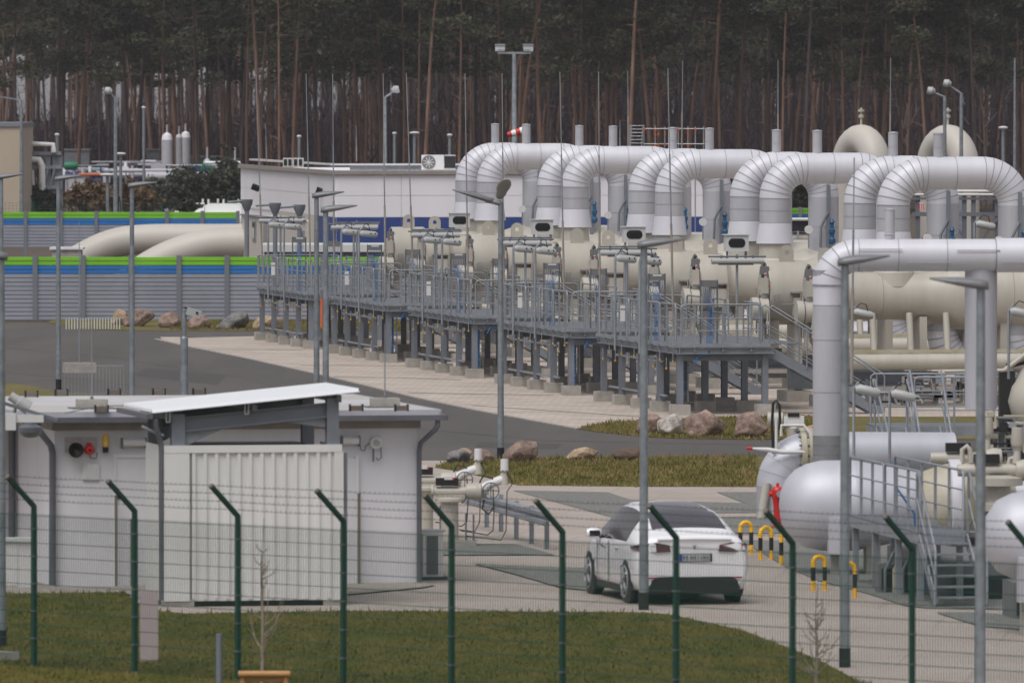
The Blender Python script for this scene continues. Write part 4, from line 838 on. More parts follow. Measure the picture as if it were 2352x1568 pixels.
# ---------------------------------------------------------------- beige vessels
def vessel(rear):
    t = thing('pressure_vessel', 'x', 'pressure vessel', (0, 0, 0), RZ, 'beige pipeline vessels with round doors'); zc = 2.95; x0 = -.35 if rear else 0
    q = MB(); q.lathe([(.80, x0+.03), (.85, x0), (.87, x0+.03), (.87, .74), (.85, .78)], (0, 0, zc), 48, 'X'); q.build('door_ring', 'beige', t)
    q = MB(); q.lathe([(.85, .78), (.68, .92), (.63, 1.02), (.63, 3.1), (.68, 3.3), (.88, 3.9), (.91, 4.0), (.91, 7.4), (.02, 7.5)], (0, 0, zc), 48, 'X'); q.build('barrel', 'beige', t)
    q = MB(); q.lathe([(.02, x0+.02), (.5, x0+.03), (.8, x0+.07)], (0, 0, zc), 40, 'X'); o = q.build('door', 'door_face', t)
    for a in (.5, 2.4, 3.9): q = MB(); q.box((x0-.02, math.cos(a)*.45, zc+math.sin(a)*.55), (.12, .06, .22)); q.build('clamp', 'beige', o)
    q = MB(); q.bb(x0-.22, x0+.02, -.75, -.35, zc-.05, zc+.22); q.bb(x0-.25, x0-.05, -.9, -.82, zc+.0, zc+.42); q.bb(x0-.25, x0-.05, -.62, -.58, zc+.1, zc+.5); q.build('yoke', 'beige', t)
    q = MB(); q.cyl((x0-.5, -.75, zc-.42), (x0-.32, -.75, zc-.42), .31, 24); q.cyl((x0-.28, -.75, zc-.42), (x0-.05, -.75, zc-.42), .29, 24); q.build('hinge_flange', 'beige', t); q = MB(); q.cyl((x0-.33, -.75, zc-.42), (x0-.27, -.75, zc-.42), .28, 20); q.build('flange_gap', 'box_grey', t)
    q = MB(); q.bb(x0-.25, x0-.12, -.7, -.55, zc-1.35, zc-.72); q.build('bracket', 'beige', t)
    q = MB(); q.tube([(x0-.12, -.8, zc+.55), (x0-.1, -.8, zc+.35), (x0-.06, -.86, zc+.1)], .03, 6); q.build('vent_cock', 'white_paint', t); q = MB(); q.box((x0-.12, -.84, zc+.5), (.05, .03, .04)); q.box((x0-.04, -.9, zc+.2), (.03, .03, .05)); q.build('cock_handle', 'red', t)
    q = MB(); q.tube([(x0+.1, -.95, zc-.3), (x0+.1, -.95, zc-.05), (x0+.25, -.95, zc-.02), (x0+.3, -.95, zc-.3)], .016, 5); q.tube([(x0+.3, -.98, zc-.3), (x0+1.1, -.98, zc-.3)], .014, 5); q.build('handle', 'galv', t)
    # lifting lug
    n = 16; pts = [(.40+.20*math.cos(a), 0, .22+.20*math.sin(a)) for a in [math.pi*i/n for i in range(n+1)]]; outer = [(.60, 0, -.08)] + pts + [(.20, 0, -.08)]
    q = MB(); hole = [(.40+.06*math.cos(a), 0, .22+.06*math.sin(a)) for a in [math.pi*i/n for i in range(n+1)]]
    for yy, fl in ((-.25, 0), (-.22, 1)):
        for i in range(n):
            f_ = [pts[i], pts[i+1], hole[i+1], hole[i]]; q.poly([(p[0]+x0*.5, yy, zc+.87+p[2]) for p in (f_ if fl else f_[::-1])])
        for f_ in ([(.20, 0, -.08), (.60, 0, -.08), (.60, 0, .16), (.20, 0, .16)], [(.20, 0, .16), (.34, 0, .16), (.34, 0, .22), (.20, 0, .22)], [(.46, 0, .16), (.60, 0, .16), (.60, 0, .22), (.46, 0, .22)]): q.poly([(p[0]+x0*.5, yy, zc+.87+p[2]) for p in (f_ if not fl else f_[::-1])])
    q.prism([(p[0]+x0*.5, -.235, zc+.87+p[2]) for p in outer[:1]] + [(p[0]+x0*.5, -.235, zc+.87+p[2]) for p in [(.6, 0, .1), (.2, 0, .1), (.2, 0, -.08)]], (0, .01, 0)); q.build('lifting_lug', 'beige', t)
    q = MB()
    for x_, r_w in ((1.9, .634), (5.4, .914)): q.lathe([(r_w-.003, x_), (r_w+.003, x_+.008), (r_w-.003, x_+.016)], (0, 0, zc), 40, 'X', False)
    q.build('weld_seam', 'soffit', t)['kind'] = 'stuff'
    rr = random.Random(5 if rear else 6)
    for i in range(5): q = MB(); y_ = -1.0+.18*i; q.cyl((x0-.1-.04*i, y_, zc-1.1), (x0-.1-.04*i, y_, zc-.35+.12*i), .022, 6); q.box((x0-.1-.04*i, y_, zc-.8+.1*i), (.08, .06, .1)); q.build('impulse_line', ['beige', 'galv_dark', 'beige', 'box_grey', 'soffit'][i], t)
    q = MB(); q.prism([(x0-.3, -.6, zc-.75), (x0+.3, -.6, zc-.75), (x0+.3, -.6, zc-1.6), (x0+.1, -.6, zc-1.6)], (0, .05, 0)); q.build('gusset', 'soffit', t)
    q = MB(); q.bb(x0-.20, x0+.02, -.62, -.45, zc+.35, zc+.72); q.bb(x0-.14, x0+.0, -.3, -.1, zc+.3, zc+.45); q.build('latch_block', 'box_grey', t)
    q = MB(); q.bb(.2, 3.4, -.62, -.5, .35, .95); q.bb(1.2, 2.6, -.9, -.6, .31, .6); q.build('skid_frame', 'galv_dark', t)
    # neck and saddle
    q = MB(); q.tube([(2.3, 0, zc+.25), (2.3, 0, zc+.62), (2.3, 0, zc+.72), (2.3, 0, 4.3)], [.60, .55, .46, .43], 32); q.build('neck', 'beige', t)
    # side box (operator step) and supports
    q = MB(); q.bb(.28, .74, -1.05, -.55, zc-.62, zc-.12); q.build('side_box', 'beige', t); q = MB(); q.bb(.2, .8, -1.1, -.5, zc-.0, zc+.05); q.bb(.7, .76, -1.1, -.6, zc-.9, zc); q.build('side_bracket', 'soffit', t)
    q = MB(); q.bb(-.1, .1, -.55, .55, .3, zc-.55); shared('pedestal', q, 'beige', t, [(.5, 0, 0), (3.0, 0, 0), (5.2, 0, 0)]); q = MB(); q.bb(-.35, .35, -.7, .7, 0, .31); shared('plinth', q, 'concrete', t, [(.5, 0, 0), (3.0, 0, 0), (5.2, 0, 0)])
    if not rear:
        q = MB(); q.cyl((.9, -.95, 1.22), (6.6, -.95, 1.22), .21, 20); q.build('lower_header', 'beige', t); q = MB(); q.bb(.9, 6.6, -.98, -.9, 1.44, 1.54); q.build('header_rail', 'beige_dirty', t)
        q = MB(); q.cyl((0, -.9, 1.2), (0, -.6, 2.5), .09, 12); shared('riser', q, 'beige', t, [(1.6, 0, 0), (2.6, 0, 0), (3.6, 0, 0), (4.6, 0, 0)])
        q = MB()
        q.bb(.8, 6.6, -1.1, -.8, .45, .56); q.build('lower_ledge', 'soffit', t)
    return t
VL = [('nearest beige vessel, its round door left of the tall silver pipe leg', 'beige vessel just behind the nearest one, door beside the stair'),
      ('front beige vessel of the second nearest pair, door near the lamp post head', 'rear beige vessel of the second nearest pair'), ('front beige vessel of the middle pair', 'rear beige vessel of the middle pair'),
      ('front beige vessel of the second farthest pair', 'rear beige vessel of the second farthest pair'), ('front beige vessel of the farthest pair at left', 'farthest beige vessel, its ring against the blue wall band')]
VF, VR = vessel(False), vessel(True)
for k in range(5):
    for j, src in enumerate((VF, VR)):
        loc = tuple(U(k, 4.6, 5.9 if j == 0 else 10.25))
        if k == 0: src.location = loc; src['label'] = VL[0][j]
        else: copy_tree(src, VL[k][j], loc, RZ)
# ---------------------------------------------------------------- silver arches
NG = 8; DA = math.pi/2/NG; ER = .86; SR = .44
def gore(R, r, n=28):
    q = MB(); vs = []
    for th, rr in ((math.pi, r+.007), (math.pi, r), (math.pi-.022, r), (math.pi-DA*.5, r-.001), (math.pi-DA-.01, r-.002)):
        c = Vector((R*math.cos(th), 0, R*math.sin(th))); er = Vector((math.cos(th), 0, math.sin(th)))
        for j in range(n): a = 2*math.pi*j/n; vs.append(c + er*math.cos(a)*rr + Vector((0, 1, 0))*math.sin(a)*rr)
    q._add(vs[:2*n], [(j, n+j, n+(j+1) % n, (j+1) % n) for j in range(n)], False); return q._add(vs[n:], [(i*n+j, (i+1)*n+j, (i+1)*n+(j+1) % n, i*n+(j+1) % n) for i in range(3) for j in range(n)], True)
def section(L_, r, n=28):
    q = MB(); return q.lathe([(r-.003, 0), (r-.003, L_+.01)], n=n), L_
def arch(Lh, name_label, xv, axis_z=6.21, leg_bottom=1.9):
    t = thing('silver_pipe_arch', name_label, 'pipe arch', (0, 0, 0), RZ, 'silver clad pipe arches'); xl, xr = 2.3, 2.3+Lh; zl = axis_z-ER
    gm = None
    def put(cx, cz, a_from, n, flip=False):
        nonlocal gm
        for i in range(n):
            if gm is None: o = seams(gore(ER, SR).build('elbow_gore', 'clad', t), range(56)); gm = o.data
            else: o = link('elbow_gore', gm, t)
            o.location = (cx, 0, cz); o.rotation_euler = (0, a_from + i*DA, 0)
    put(xl+ER, zl, 0, NG); put(xr-ER, zl, math.pi/2, NG)
    # horizontal run
    hl = Lh-2*ER; ns = 1 if hl < .7 else 2; hm = None
    for i in range(ns):
        if hm is None: q = MB(); q.lathe([(SR+.007, 0), (SR+.007, .012), (SR, .012), (SR, hl/ns)], n=28, axis='X'); o = seams(q.build('straight_section', 'clad', t), range(56)); hm = o.data
        else: o = link('straight_section', hm, t)
        o.location = (xl+ER+i*hl/ns, 0, axis_z)
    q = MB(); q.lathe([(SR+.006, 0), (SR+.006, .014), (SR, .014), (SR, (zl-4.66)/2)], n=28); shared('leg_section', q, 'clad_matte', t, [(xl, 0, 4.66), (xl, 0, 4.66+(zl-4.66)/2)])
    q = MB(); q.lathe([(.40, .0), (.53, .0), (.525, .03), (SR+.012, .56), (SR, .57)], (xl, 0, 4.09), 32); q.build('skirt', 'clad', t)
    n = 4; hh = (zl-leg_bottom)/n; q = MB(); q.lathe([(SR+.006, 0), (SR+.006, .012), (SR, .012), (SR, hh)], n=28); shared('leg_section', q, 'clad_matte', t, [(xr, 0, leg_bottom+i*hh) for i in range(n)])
    # lower elbow turning right
    for i in range(NG): o = link('elbow_gore', gm, t); o.location = (xr+ER, 0, leg_bottom); o.rotation_euler = (0, -(i+1)*DA, 0)
    q = MB(); q.lathe([(SR, 0), (SR, 3)], (xr+ER, 0, leg_bottom-ER), 28, 'X'); q.build('ground_run', 'clad', t)
    q = MB(); q.lathe([(.135, 0), (.135, .72), (.145, .72), (.145, .75), (.02, .77)], (xl+xv, 0, axis_z+SR-.12), 16); q.lathe([(.142, .36), (.142, .38)], (xl+xv, 0, axis_z+SR-.12), 16); q.build('vent_stub', 'clad_matte', t)
    q = MB(); q.bb(xr-.02, xr+.08, -.62, -.52, 3.6, zl+.35); q.build('drain_pipe', 'steel_grey', t)
    q = MB(); q.tube([(xr+.0, -.62, 4.9), (xr-.2, -.62, 4.5), (xr-.22, -.62, 3.9)], .04, 7); q.build('drain_branch', 'steel_grey', t); q = MB(); q.lathe([(.03, 0), (.1, .05), (.1, .15), (.06, .2), (.06, .3), (.09, .33), (.09, .42), (.05, .45), (.05, .6), (.08, .63), (.03, .72)], (xr+.12, -.66, 4.0), 10); q.build('blue_valve', 'blue_valve', t)
    q = MB(); q.cyl((xr-.55, -.55, 4.42), (xr-.55, -.6, 4.42), .12, 16); q.build('gauge', 'offwhite', t); q = MB(); q.cyl((xr-.55, -.56, 3.9), (xr-.55, -.56, 4.32), .02, 6); q.build('gauge_stem', 'galv', t)
    return t
AF, AR = arch(3.3, 'x', 1.22), arch(2.3, 'x', .92)
AL = [('nearest silver arch, the large one at right', 'silver arch just behind the nearest one'), ('front silver arch of the second nearest pair', 'rear silver arch of the second nearest pair'), ('front silver arch of the middle pair', 'rear silver arch of the middle pair'),
      ('front silver arch of the second farthest pair', 'rear silver arch of the second farthest pair'), ('front silver arch of the farthest pair at left', 'farthest silver arch, leftmost in the row')]
for k in range(5):
    for j, src in enumerate((AF, AR)):
        loc = tuple(U(k, 4.6, 5.9 if j == 0 else 10.25))
        if k == 0: src.location = loc; src['label'] = AL[0][j]
        else: copy_tree(src, AL[k][j], loc, RZ)
    if k > 0 or True:
        # instrument cabinet on the front vessel
        t = thing('instrument_cabinet', f'white cabinet with a dark oval window beside the skirt of the {ORD[k]} pair', 'cabinet', tuple(U(k, 4.6+1.75, 8.6, 3.82)), RZ, 'white cabinets with oval windows')
        q = MB(); q.bb(-.33, .33, 0, .35, 0, .46); q.bb(-.38, .38, -.04, .38, .46, .49); q.build('casing', 'white_paint', t)
        n = 10; pts = [(.15+.12*math.cos(a), -.012, .24+.13*math.sin(a)) for a in [-math.pi/2+math.pi*i/n for i in range(n+1)]] + [(-.10+.12*math.cos(a), -.012, .24+.13*math.sin(a)) for a in [math.pi/2+math.pi*i/n for i in range(n+1)]]
        q = MB(); q.prism([(p[0]-.04, p[1], p[2]) for p in pts], (0, .01, 0)); q.build('window', 'dark_glass', t); q = MB(); q.bb(-.3, -.24, .1, .16, -.5, 0); q.bb(.24, .3, .1, .16, -.5, 0); q.build('bracket', 'galv', t)
# ---------------------------------------------------------------- near right: tall small-bore silver pipe
Yp = 186.0; sp = F/Yp; ax = lambda x: (x-1176)/sp; az = lambda y: H-(y-YH)/sp
t = thing('silver_pipe_run', 'tall silver pipe with a left elbow and a long level run at the right', 'pipe run', (ax(1902), Yp, 0), .04)
r_ = .315; zt = az(547)-.33; Re = .58; xe = Re
def gore2(R, r, a0, da, n=26):
    q = MB(); vs = []
    for th, rr in ((a0, r+.007), (a0, r), (a0-.026, r), (a0-da*.5, r-.001), (a0-da-.01, r-.002)):
        c = Vector((R*math.cos(th), 0, R*math.sin(th))); er = Vector((math.cos(th), 0, math.sin(th)))
        for j in range(n): a = 2*math.pi*j/n; vs.append(c + er*math.cos(a)*rr + Vector((0, 1, 0))*math.sin(a)*rr)
    q._add(vs[:2*n], [(j, n+j, n+(j+1) % n, (j+1) % n) for j in range(n)], False); return q._add(vs[n:], [(i*n+j, (i+1)*n+j, (i+1)*n+(j+1) % n, i*n+(j+1) % n) for i in range(3) for j in range(n)], True)
for i in range(5): seams(gore2(Re, r_, math.pi-i*math.pi/10, math.pi/10).build('elbow_gore', 'clad', t, loc=(xe, 0, zt-Re)), range(52))
zb = az(1000); 
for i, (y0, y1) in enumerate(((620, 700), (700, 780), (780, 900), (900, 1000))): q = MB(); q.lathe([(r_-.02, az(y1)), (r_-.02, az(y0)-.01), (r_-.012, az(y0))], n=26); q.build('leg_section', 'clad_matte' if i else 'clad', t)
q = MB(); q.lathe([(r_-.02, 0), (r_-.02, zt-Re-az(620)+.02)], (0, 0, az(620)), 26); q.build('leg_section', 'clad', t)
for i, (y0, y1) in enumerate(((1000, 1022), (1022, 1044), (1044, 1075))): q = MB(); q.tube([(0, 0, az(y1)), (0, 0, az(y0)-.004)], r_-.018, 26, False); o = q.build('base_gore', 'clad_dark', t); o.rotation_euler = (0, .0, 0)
xs = [xe, 1.35, 2.3, 3.25, 4.2, 5.2]
for a, c in zip(xs, xs[1:]): q = MB(); rr = r_+.0 if c < 3.3 else r_+.02; q.lathe([(rr+.006, a), (rr+.006, a+.012), (rr, a+.012), (rr, c)], (0, 0, zt), 26, 'X'); seams(q.build('straight_section', 'clad', t), range(52))
q = MB(); xl2 = ax(2256)-ax(1902); q.lathe([(r_, az(940)), (r_, zt-.2)], (xl2, .15, 0), 24); q.build('second_leg', 'clad_matte', t)
for i, (x_, zz) in enumerate(((1.0, .12), (2.9, .1), (1.95, -.13), (3.8, -.13))): q = MB(); q.bb(x_-.42, x_+.42, -.345, -.325, zt+zz-.008, zt+zz+.008); q.build('seam_strip', 'clad_matte', t)
q = MB(); q.lathe([(.10, 0), (.10, .14), (.115, .15), (.10, .16), (.10, .62), (.11, .63), (.02, .65)], (ax(2044)-ax(1902), 0, zt+r_-.06), 14); q.build('vent_stub', 'clad_matte', t)
# rear silver pipe with flange and left down-bend
Yq = 189.0; sq = F/Yq; bx = lambda x: (x-1176)/sq; bz = lambda y: H-(y-YH)/sq
t = thing('flanged_silver_pipe', 'low silver pipe with a beige flange and a down bend at its left end', 'pipeline', (bx(1738)+.44, Yq, 0), .12); zc = bz(992)-.44; R_ = .62
q = MB(); q.lathe([(.44, .0), (.44, max(.02, zc-R_))], n=28); q.build('down_leg', 'clad_matte', t)
for i in range(5): gore2(R_, .44, math.pi-i*math.pi/10, math.pi/10).build('elbow_gore', 'tank_clad', t, loc=(R_, 0, zc-R_))
q = MB(); q.lathe([(.47, .38), (.53, .4), (.53, .50), (.49, .5), (.49, .55), (.53, .55), (.53, .65), (.47, .68)], (0, 0, zc), 32, 'X'); q.build('flange', 'beige_dirty', t)
q = MB()
for i in range(16): a = i*math.pi/8; q.cyl((.34, math.cos(a)*.5, zc+math.sin(a)*.5), (.72, math.cos(a)*.5, zc+math.sin(a)*.5), .022, 6)
o = q.build('bolt', 'galv_dark', t); o['kind'] = 'stuff'
q = MB(); q.lathe([(.44, .68), (.44, 1.3), (.42, 3.5)], (0, 0, zc), 28, 'X'); q.build('straight_section', 'tank_clad', t)
q = MB(); q.bb(.15, .55, -.62, .35, 0, .80); q.build('plinth', 'concrete', t); q = MB(); q.tube([(-.42, -.45, 0), (-.30, -.4, .70)], .085, 10); q.build('prop', 'beige', t)
q = MB(); q.tube([(-.62, -.5, bz(1027)), (-.3, -.5, bz(1030)), (.0, -.5, bz(1036)), (.45, -.5, bz(1036))], [.02, .045, .045, .03], 8); q.build('side_valve', 'offwhite', t); q = MB(); q.cyl((-.72, -.5, bz(1027)), (-.6, -.5, bz(1027)), .03, 8); q.build('valve_tip', 'red', t)
for pts, m_ in (([(-.15, -.3, bz(1040)), (-.18, -.3, bz(975)), (-.16, -.3, bz(925)), (-.1, -.3, bz(918)), (-.03, -.3, bz(930)), (-.02, -.3, bz(985))], 'black'), ([(-.1, -.32, bz(1030)), (-.1, -.32, bz(960))], 'offwhite'), ([(0, -.32, bz(1000)), (0, -.32, bz(975)), (.45, -.32, bz(975)), (.6, -.32, bz(1000))], 'offwhite')): q = MB(); q.tube(pts, .03, 6); q.build('hose' if m_ == 'black' else 'small_pipe', m_, t)
t2 = thing('actuator', 'grey beige valve actuator with black display beside the rocks', 'valve actuator', (bx(1800), Yq+.6, 0), 0)
q = MB(); q.cyl((-.3, 0, bz(965)), (.0, 0, bz(965)), .14, 14); q.build('motor', 'beige', t2); q = MB(); q.bb(.02, .42, -.15, .15, bz(977), bz(958)); q.build('gearbox', 'offwhite', t2); q = MB(); q.bb(.1, .33, -.17, -.02, bz(959), bz(950)); q.build('display', 'black', t2)
q = MB(); q.lathe([(.12, bz(1010)), (.16, bz(985)), (.1, bz(977))], (.22, 0, 0), 14); q.build('yoke', 'beige', t2)
# ---------------------------------------------------------------- near right: big silver vessel, ball valve, second silver vessel
Yt = 167.0; st = F/Yt; cx = lambda x: (x-1176)/st; cz = lambda y: H-(y-YH)/st
zc = cz(1161); R_ = .79; t = thing('silver_tank', 'big silver clad vessel with rounded left end and tapering right side', 'tank', (cx(1790), Yt, 0), .05)
q = MB(); q.lathe([(.02, 0), (.26, .03), (.46, .12), (.63, .28), (.73, .48), (.785, .72), (R_, .9)], (0, 0, zc), 40, 'X'); q.build('dome', 'tank_clad', t)
q = MB(); q.lathe([(R_, .9), (R_, 1.3)], (0, 0, zc), 40, 'X'); q.build('shell', 'tank_clad', t); q = MB(); q.lathe([(R_, 1.3), (.56, 2.55)], (0, 0, zc), 40, 'X'); q.build('reducer', 'tank_clad', t)
q = MB(); q.bb(.8, 1.15, -.84, -.5, cz(1268), cz(1186)); q.build('junction_cabinet', 'far_white', t); q = MB(); q.bb(.86, 1.0, -.6, -.4, 0, cz(1266)); q.build('support', 'concrete', t); q = MB(); q.bb(1.5, 1.75, -.3, .3, 0, zc-.6); q.build('support', 'concrete', t)
t = thing('ball_valve', 'stained beige ball valve body with a silver band', 'valve', (cx(2215), Yt, 0), .05)
q = MB(); q.lathe([(.56, -.82), (.60, -.78), (.70, -.5), (.78, -.2), (.80, 0), (.78, .25), (.70, .55), (.62, .85)], (0, 0, zc-.02), 40, 'X'); q.build('body', 'beige_dirty', t)
q = MB(); q.lathe([(.80, -.28), (.83, -.26), (.83, -.08), (.80, -.06)], (0, 0, zc-.02), 40, 'X'); q.build('band', 'clad', t)
q = MB(); q.lathe([(.60, .85), (.62, .9), (.62, 4)], (0, 0, zc-.02), 32, 'X'); q.build('outlet_pipe', 'tank_clad', t); q = MB(); q.bb(-.4, .4, -.5, .5, 0, zc-.7); q.build('plinth', 'concrete_dark', t)
q = MB(); q.tube([(-.05, -.2, zc+.75), (-.05, -.2, zc+.98), (.03, -.2, zc+1.05), (.08, -.2, zc+.98), (.1, -.2, zc+.75)], .045, 8); q.tube([(.75, -.2, zc+.6), (.78, -.2, zc+.82), (.85, -.2, zc+.85), (.88, -.2, zc+.6)], .045, 8); q.build('lifting_eyes', 'beige', t)
Yt2 = 148.5; s2 = F/Yt2; t = thing('silver_tank', 'second silver clad vessel at the right picture edge beside the stair', 'tank', ((2258-1176)/s2, Yt2, 0), .05); zc2 = H-(1128-YH)/s2-.69
q = MB(); q.lathe([(.02, 0), (.3, .05), (.55, .22), (.66, .45), (.69, .7)], (0, 0, zc2), 40, 'X'); q.build('dome', 'tank_clad', t); q = MB(); q.lathe([(.69, .7), (.69, 4)], (0, 0, zc2), 40, 'X'); q.build('shell', 'tank_clad', t)
q = MB(); q.bb(.48, .9, -.8, -.5, H-(1378-YH)/s2, H-(1275-YH)/s2); q.build('junction_cabinet', 'far_white', t); q = MB(); q.bb(.55, .8, -.6, -.3, 0, H-(1378-YH)/s2); q.build('support', 'concrete', t)
# motor operated actuators on the ball valve
def actuator(label, px, py, Y, sc=1.0, flip=1, m='beige'):
    p = v(px, py, Y); t = thing('motor_actuator', label, 'valve actuator', tuple(p), .05, 'motor actuators on the valves')
    q = MB(); q.lathe([(.34*sc, -.62*sc), (.34*sc, -.5*sc), (.22*sc, -.45*sc), (.22*sc, -.2*sc), (.44*sc, -.18*sc), (.44*sc, -.05*sc), (.2*sc, 0)], n=22); q.build('stem_flange', m, t)
    q = MB(); q.tube([(-.7*sc*flip, 0, .08*sc), (-.66*sc*flip, 0, .08*sc), (.35*sc*flip, 0, .08*sc)], [.10*sc, .11*sc, .11*sc], 16); q.build('cylinder', m, t)
    q = MB(); q.lathe([(.02, -.16*sc), (.17*sc, -.14*sc), (.19*sc, 0), (.17*sc, .14*sc), (.02, .17*sc)], (.45*sc*flip, 0, .08*sc), 20, 'X'); q.build('gearbox', m, t)
    q = MB(); q.tube([(.32*sc*flip, 0, .2*sc), (.34*sc*flip, 0, .42*sc), (.34*sc*flip, 0, .5*sc)], [.08*sc, .055*sc, .09*sc], 12); q.build('neck', m, t); q = MB(); q.tube([(.34*sc*flip, 0, .5*sc), (.34*sc*flip, 0, .56*sc), (.34*sc*flip, 0, .82*sc)], [.10*sc, .115*sc, .10*sc], 12); q.build('motor', m, t)
    q = MB(); q.bb(-.42*sc, .02, -.13, .1, .20*sc, .36*sc); q.build('control_box', 'black', t); return t
actuator('motor actuator above the ball valve, its left one, half behind the lamp post', 2225, 1062, 174, 1.0)
actuator('motor actuator above the ball valve, its right one', 2292, 1090, 166, 1.0)
p = v(2410, 920, 200); t = thing('beige_sphere_valve', 'large round beige valve body cut by the right edge', 'valve', tuple(p), 0); q = MB(); q.lathe([(.1, -.85), (.55, -.7), (.82, -.3), (.9, 0), (.82, .3), (.55, .7), (.1, .85)], n=32, axis='Z'); q.build('body', 'beige', t)
q = MB(); q.cyl((-.9, 0, .72), (-.2, 0, .9), .06, 8); q.bb(-1.05, -.72, -.2, .3, -1.2, .62); q.build('frame', 'black', t); q = MB(); q.cyl((-2.2, -.2, .62), (-.95, -.2, .64), .04, 8); q.cyl((-.95, -.2, .64), (-.5, -.2, .98), .05, 8); q.build('handle_bar', 'beige', t)
q = MB(); q.bb(-.5, .5, -.5, .5, -p.z, -.6); q.build('plinth', 'concrete_dark', t)
# dark pipework clutter behind the mid platform (valves and small lines)
def clutter(name, label, x0, x1, y0, y1, Y, n, seed, mats):
    r = random.Random(seed); a, c = v(x0, y1, Y), v(x1, y0, Y); t = thing(name, label, 'pipework', (a.x, Y, max(0, a.z))); w, h = c.x-a.x, c.z-a.z
    for i in range(n):
        m_ = r.choice(mats); q = MB(); x, z = r.uniform(0, w), r.uniform(0, h); k = r.random()
        if k < .4: q.cyl((x, 0, 0), (x, 0, z), r.uniform(.02, .07), 8); nm = 'small_pipe'
        elif k < .7: q.tube([(x, -.1, z), (min(w, x+.5), -.1, z), (min(w, x+.6), -.1, max(0, z-.4))], r.uniform(.02, .05), 7); nm = 'small_pipe'
        else: q.box((x, -.15, z), (r.uniform(.08, .22), .15, r.uniform(.08, .25))); nm = 'valve_block'
        q.build(nm, m_, t)
clutter('small_valve_rack', 'dense small valves and lines beneath the lower beige header', 1990, 2230, 862, 925, 224, 46, 4, ['box_grey', 'galv_dark', 'galv', 'beige', 'soffit', 'steel_bright', 'black'])
clutter('small_valve_rack', 'dark valves and lines at the right edge behind the actuators', 2255, 2352, 950, 1060, 186, 44, 9, ['box_grey', 'black', 'galv_dark', 'beige_dirty', 'black', 'steel_bright'])
clutter('small_valve_rack', 'valves and lines under the mid platform', 2020, 2200, 1010, 1095, 196, 26, 12, ['box_grey', 'black', 'clad', 'galv_dark', 'beige', 'steel_bright'])
# ---------------------------------------------------------------- near stair platform
def stairdeck(name, label, loc, rz, w, dl, dz, run, stair_w, nt_, lrail=True, supports=True, ydeck=0.0, xs=0.0, rails='lrb', post_h=1.0, dark='galv_dark'):
    t = thing(name, label, 'platform', loc, rz)
    q = MB(); q.bb(0, w, 0, dl, dz-.03, dz); q.build('deck_grating', 'galv_dark', t)
    for x in (0, w-.05): q = MB(); q.bb(x, x+.05, 0, dl, dz-.2, dz-.03); q.build('edge_beam', 'galv', t)
    q = MB(); q.bb(.05, w-.05, -.05, 0, dz-.2, dz); q.build('edge_beam', 'galv', t)
    if supports:
        q = MB(); q.bb(-.05, .05, -.05, .05, 0, dz-.2); shared('column', q, 'galv', t, [(x, y, 0) for x in (.08, w-.08) for y in (.3, dl*.35, dl*.68, dl-.2)])
    def rail(p, q_, n):
        p, q_ = Vector(p), Vector(q_); m_ = MB(); m_.tube([p, p+Vector((0, 0, post_h-.06)), p+(q_-p).normalized()*.07+Vector((0, 0, post_h)), q_-(q_-p).normalized()*.07+Vector((0, 0, post_h)), q_+Vector((0, 0, post_h-.06)), q_], .023, 7)
        for z in (.35, .68): m_.tube([p+Vector((0, 0, z)), q_+Vector((0, 0, z))], .014, 6, False)
        m_.build('railing', 'galv', t)
        for i in range(1, n): m_ = MB(); c = p.lerp(q_, i/n); m_.bb(c.x-.022, c.x+.022, c.y-.022, c.y+.022, c.z-.1, c.z+post_h); m_.build('railing_post', 'galv', t)
    if 'l' in rails: rail((.02, 0, dz), (.02, dl*.5-.05, dz), 3); rail((.02, dl*.5+.05, dz), (.02, dl, dz), 3)
    if 'r' in rails: rail((w-.02, .3, dz), (w-.02, dl, dz), 5)
    if 'b' in rails: rail((.1, dl, dz), (w-.1, dl, dz), 4)
    if 'f' in rails: rail((stair_w+.2, 0, dz), (w-.05, 0, dz), max(2, int(w)))
    for x in (xs, xs+stair_w): q = MB(); q.beam((x, 0, dz-.1), (x, -run, .02), .03, .2); q.build('stringer', 'galv', t)
    q = MB(); q.bb(.02, stair_w-.02, -.12, .12, -.03, .0); shared('stair_tread', q, 'galv', t, [(xs, -run*(i+.6)/nt_, dz*(1-(i+1)/(nt_+.0))) for i in range(nt_-1)])
    for x in (xs-.03, xs+stair_w+.03):
        q = MB(); q.tube([(x, 0, dz), (x, 0, dz+.95), (x, -.06, dz+1.0), (x, -run, 1.0), (x, -run-.06, .93), (x, -run-.05, .05)], .023, 7); q.tube([(x, 0, dz+.55), (x, -run, .52)], .015, 6, False); q.cyl((x, -run*.5, dz*.5), (x, -run*.5, dz*.5+1.0), .02, 6); q.build('handrail', 'galv', t)
    return t
stairdeck('stair_platform', 'low steel platform with open stair facing the camera beside the silver vessel', (6.70, 157.6, 0), .14, .82, 6.6, 1.16, 1.6, .80, 7, rails='lr')
stairdeck('stair_platform', 'mid-distance dark steel platform with two steep handrails behind the ball valve', (7.72, 203.0, 0), .05, 3.4, 2.4, 1.3, 4.2, .62, 7, rails='fb', post_h=1.05)
t = thing('stair', 'second steep stair with bare handrails left of the actuators', 'stair', (8.55, 199, 0), .03); q = MB()
for x in (0, .6): q = MB(); q.beam((x, 3.5, 1.25), (x, 0, .02), .03, .2); q.build('stringer', 'galv', t)
for x in (-.03, .63): q = MB(); q.tube([(x, 3.5, 2.5), (x, 0, 1.05), (x, 0, .05)], .024, 7); q.tube([(x, 3.5, 1.9), (x, 0, .6)], .015, 6); q.build('handrail', 'galv', t)
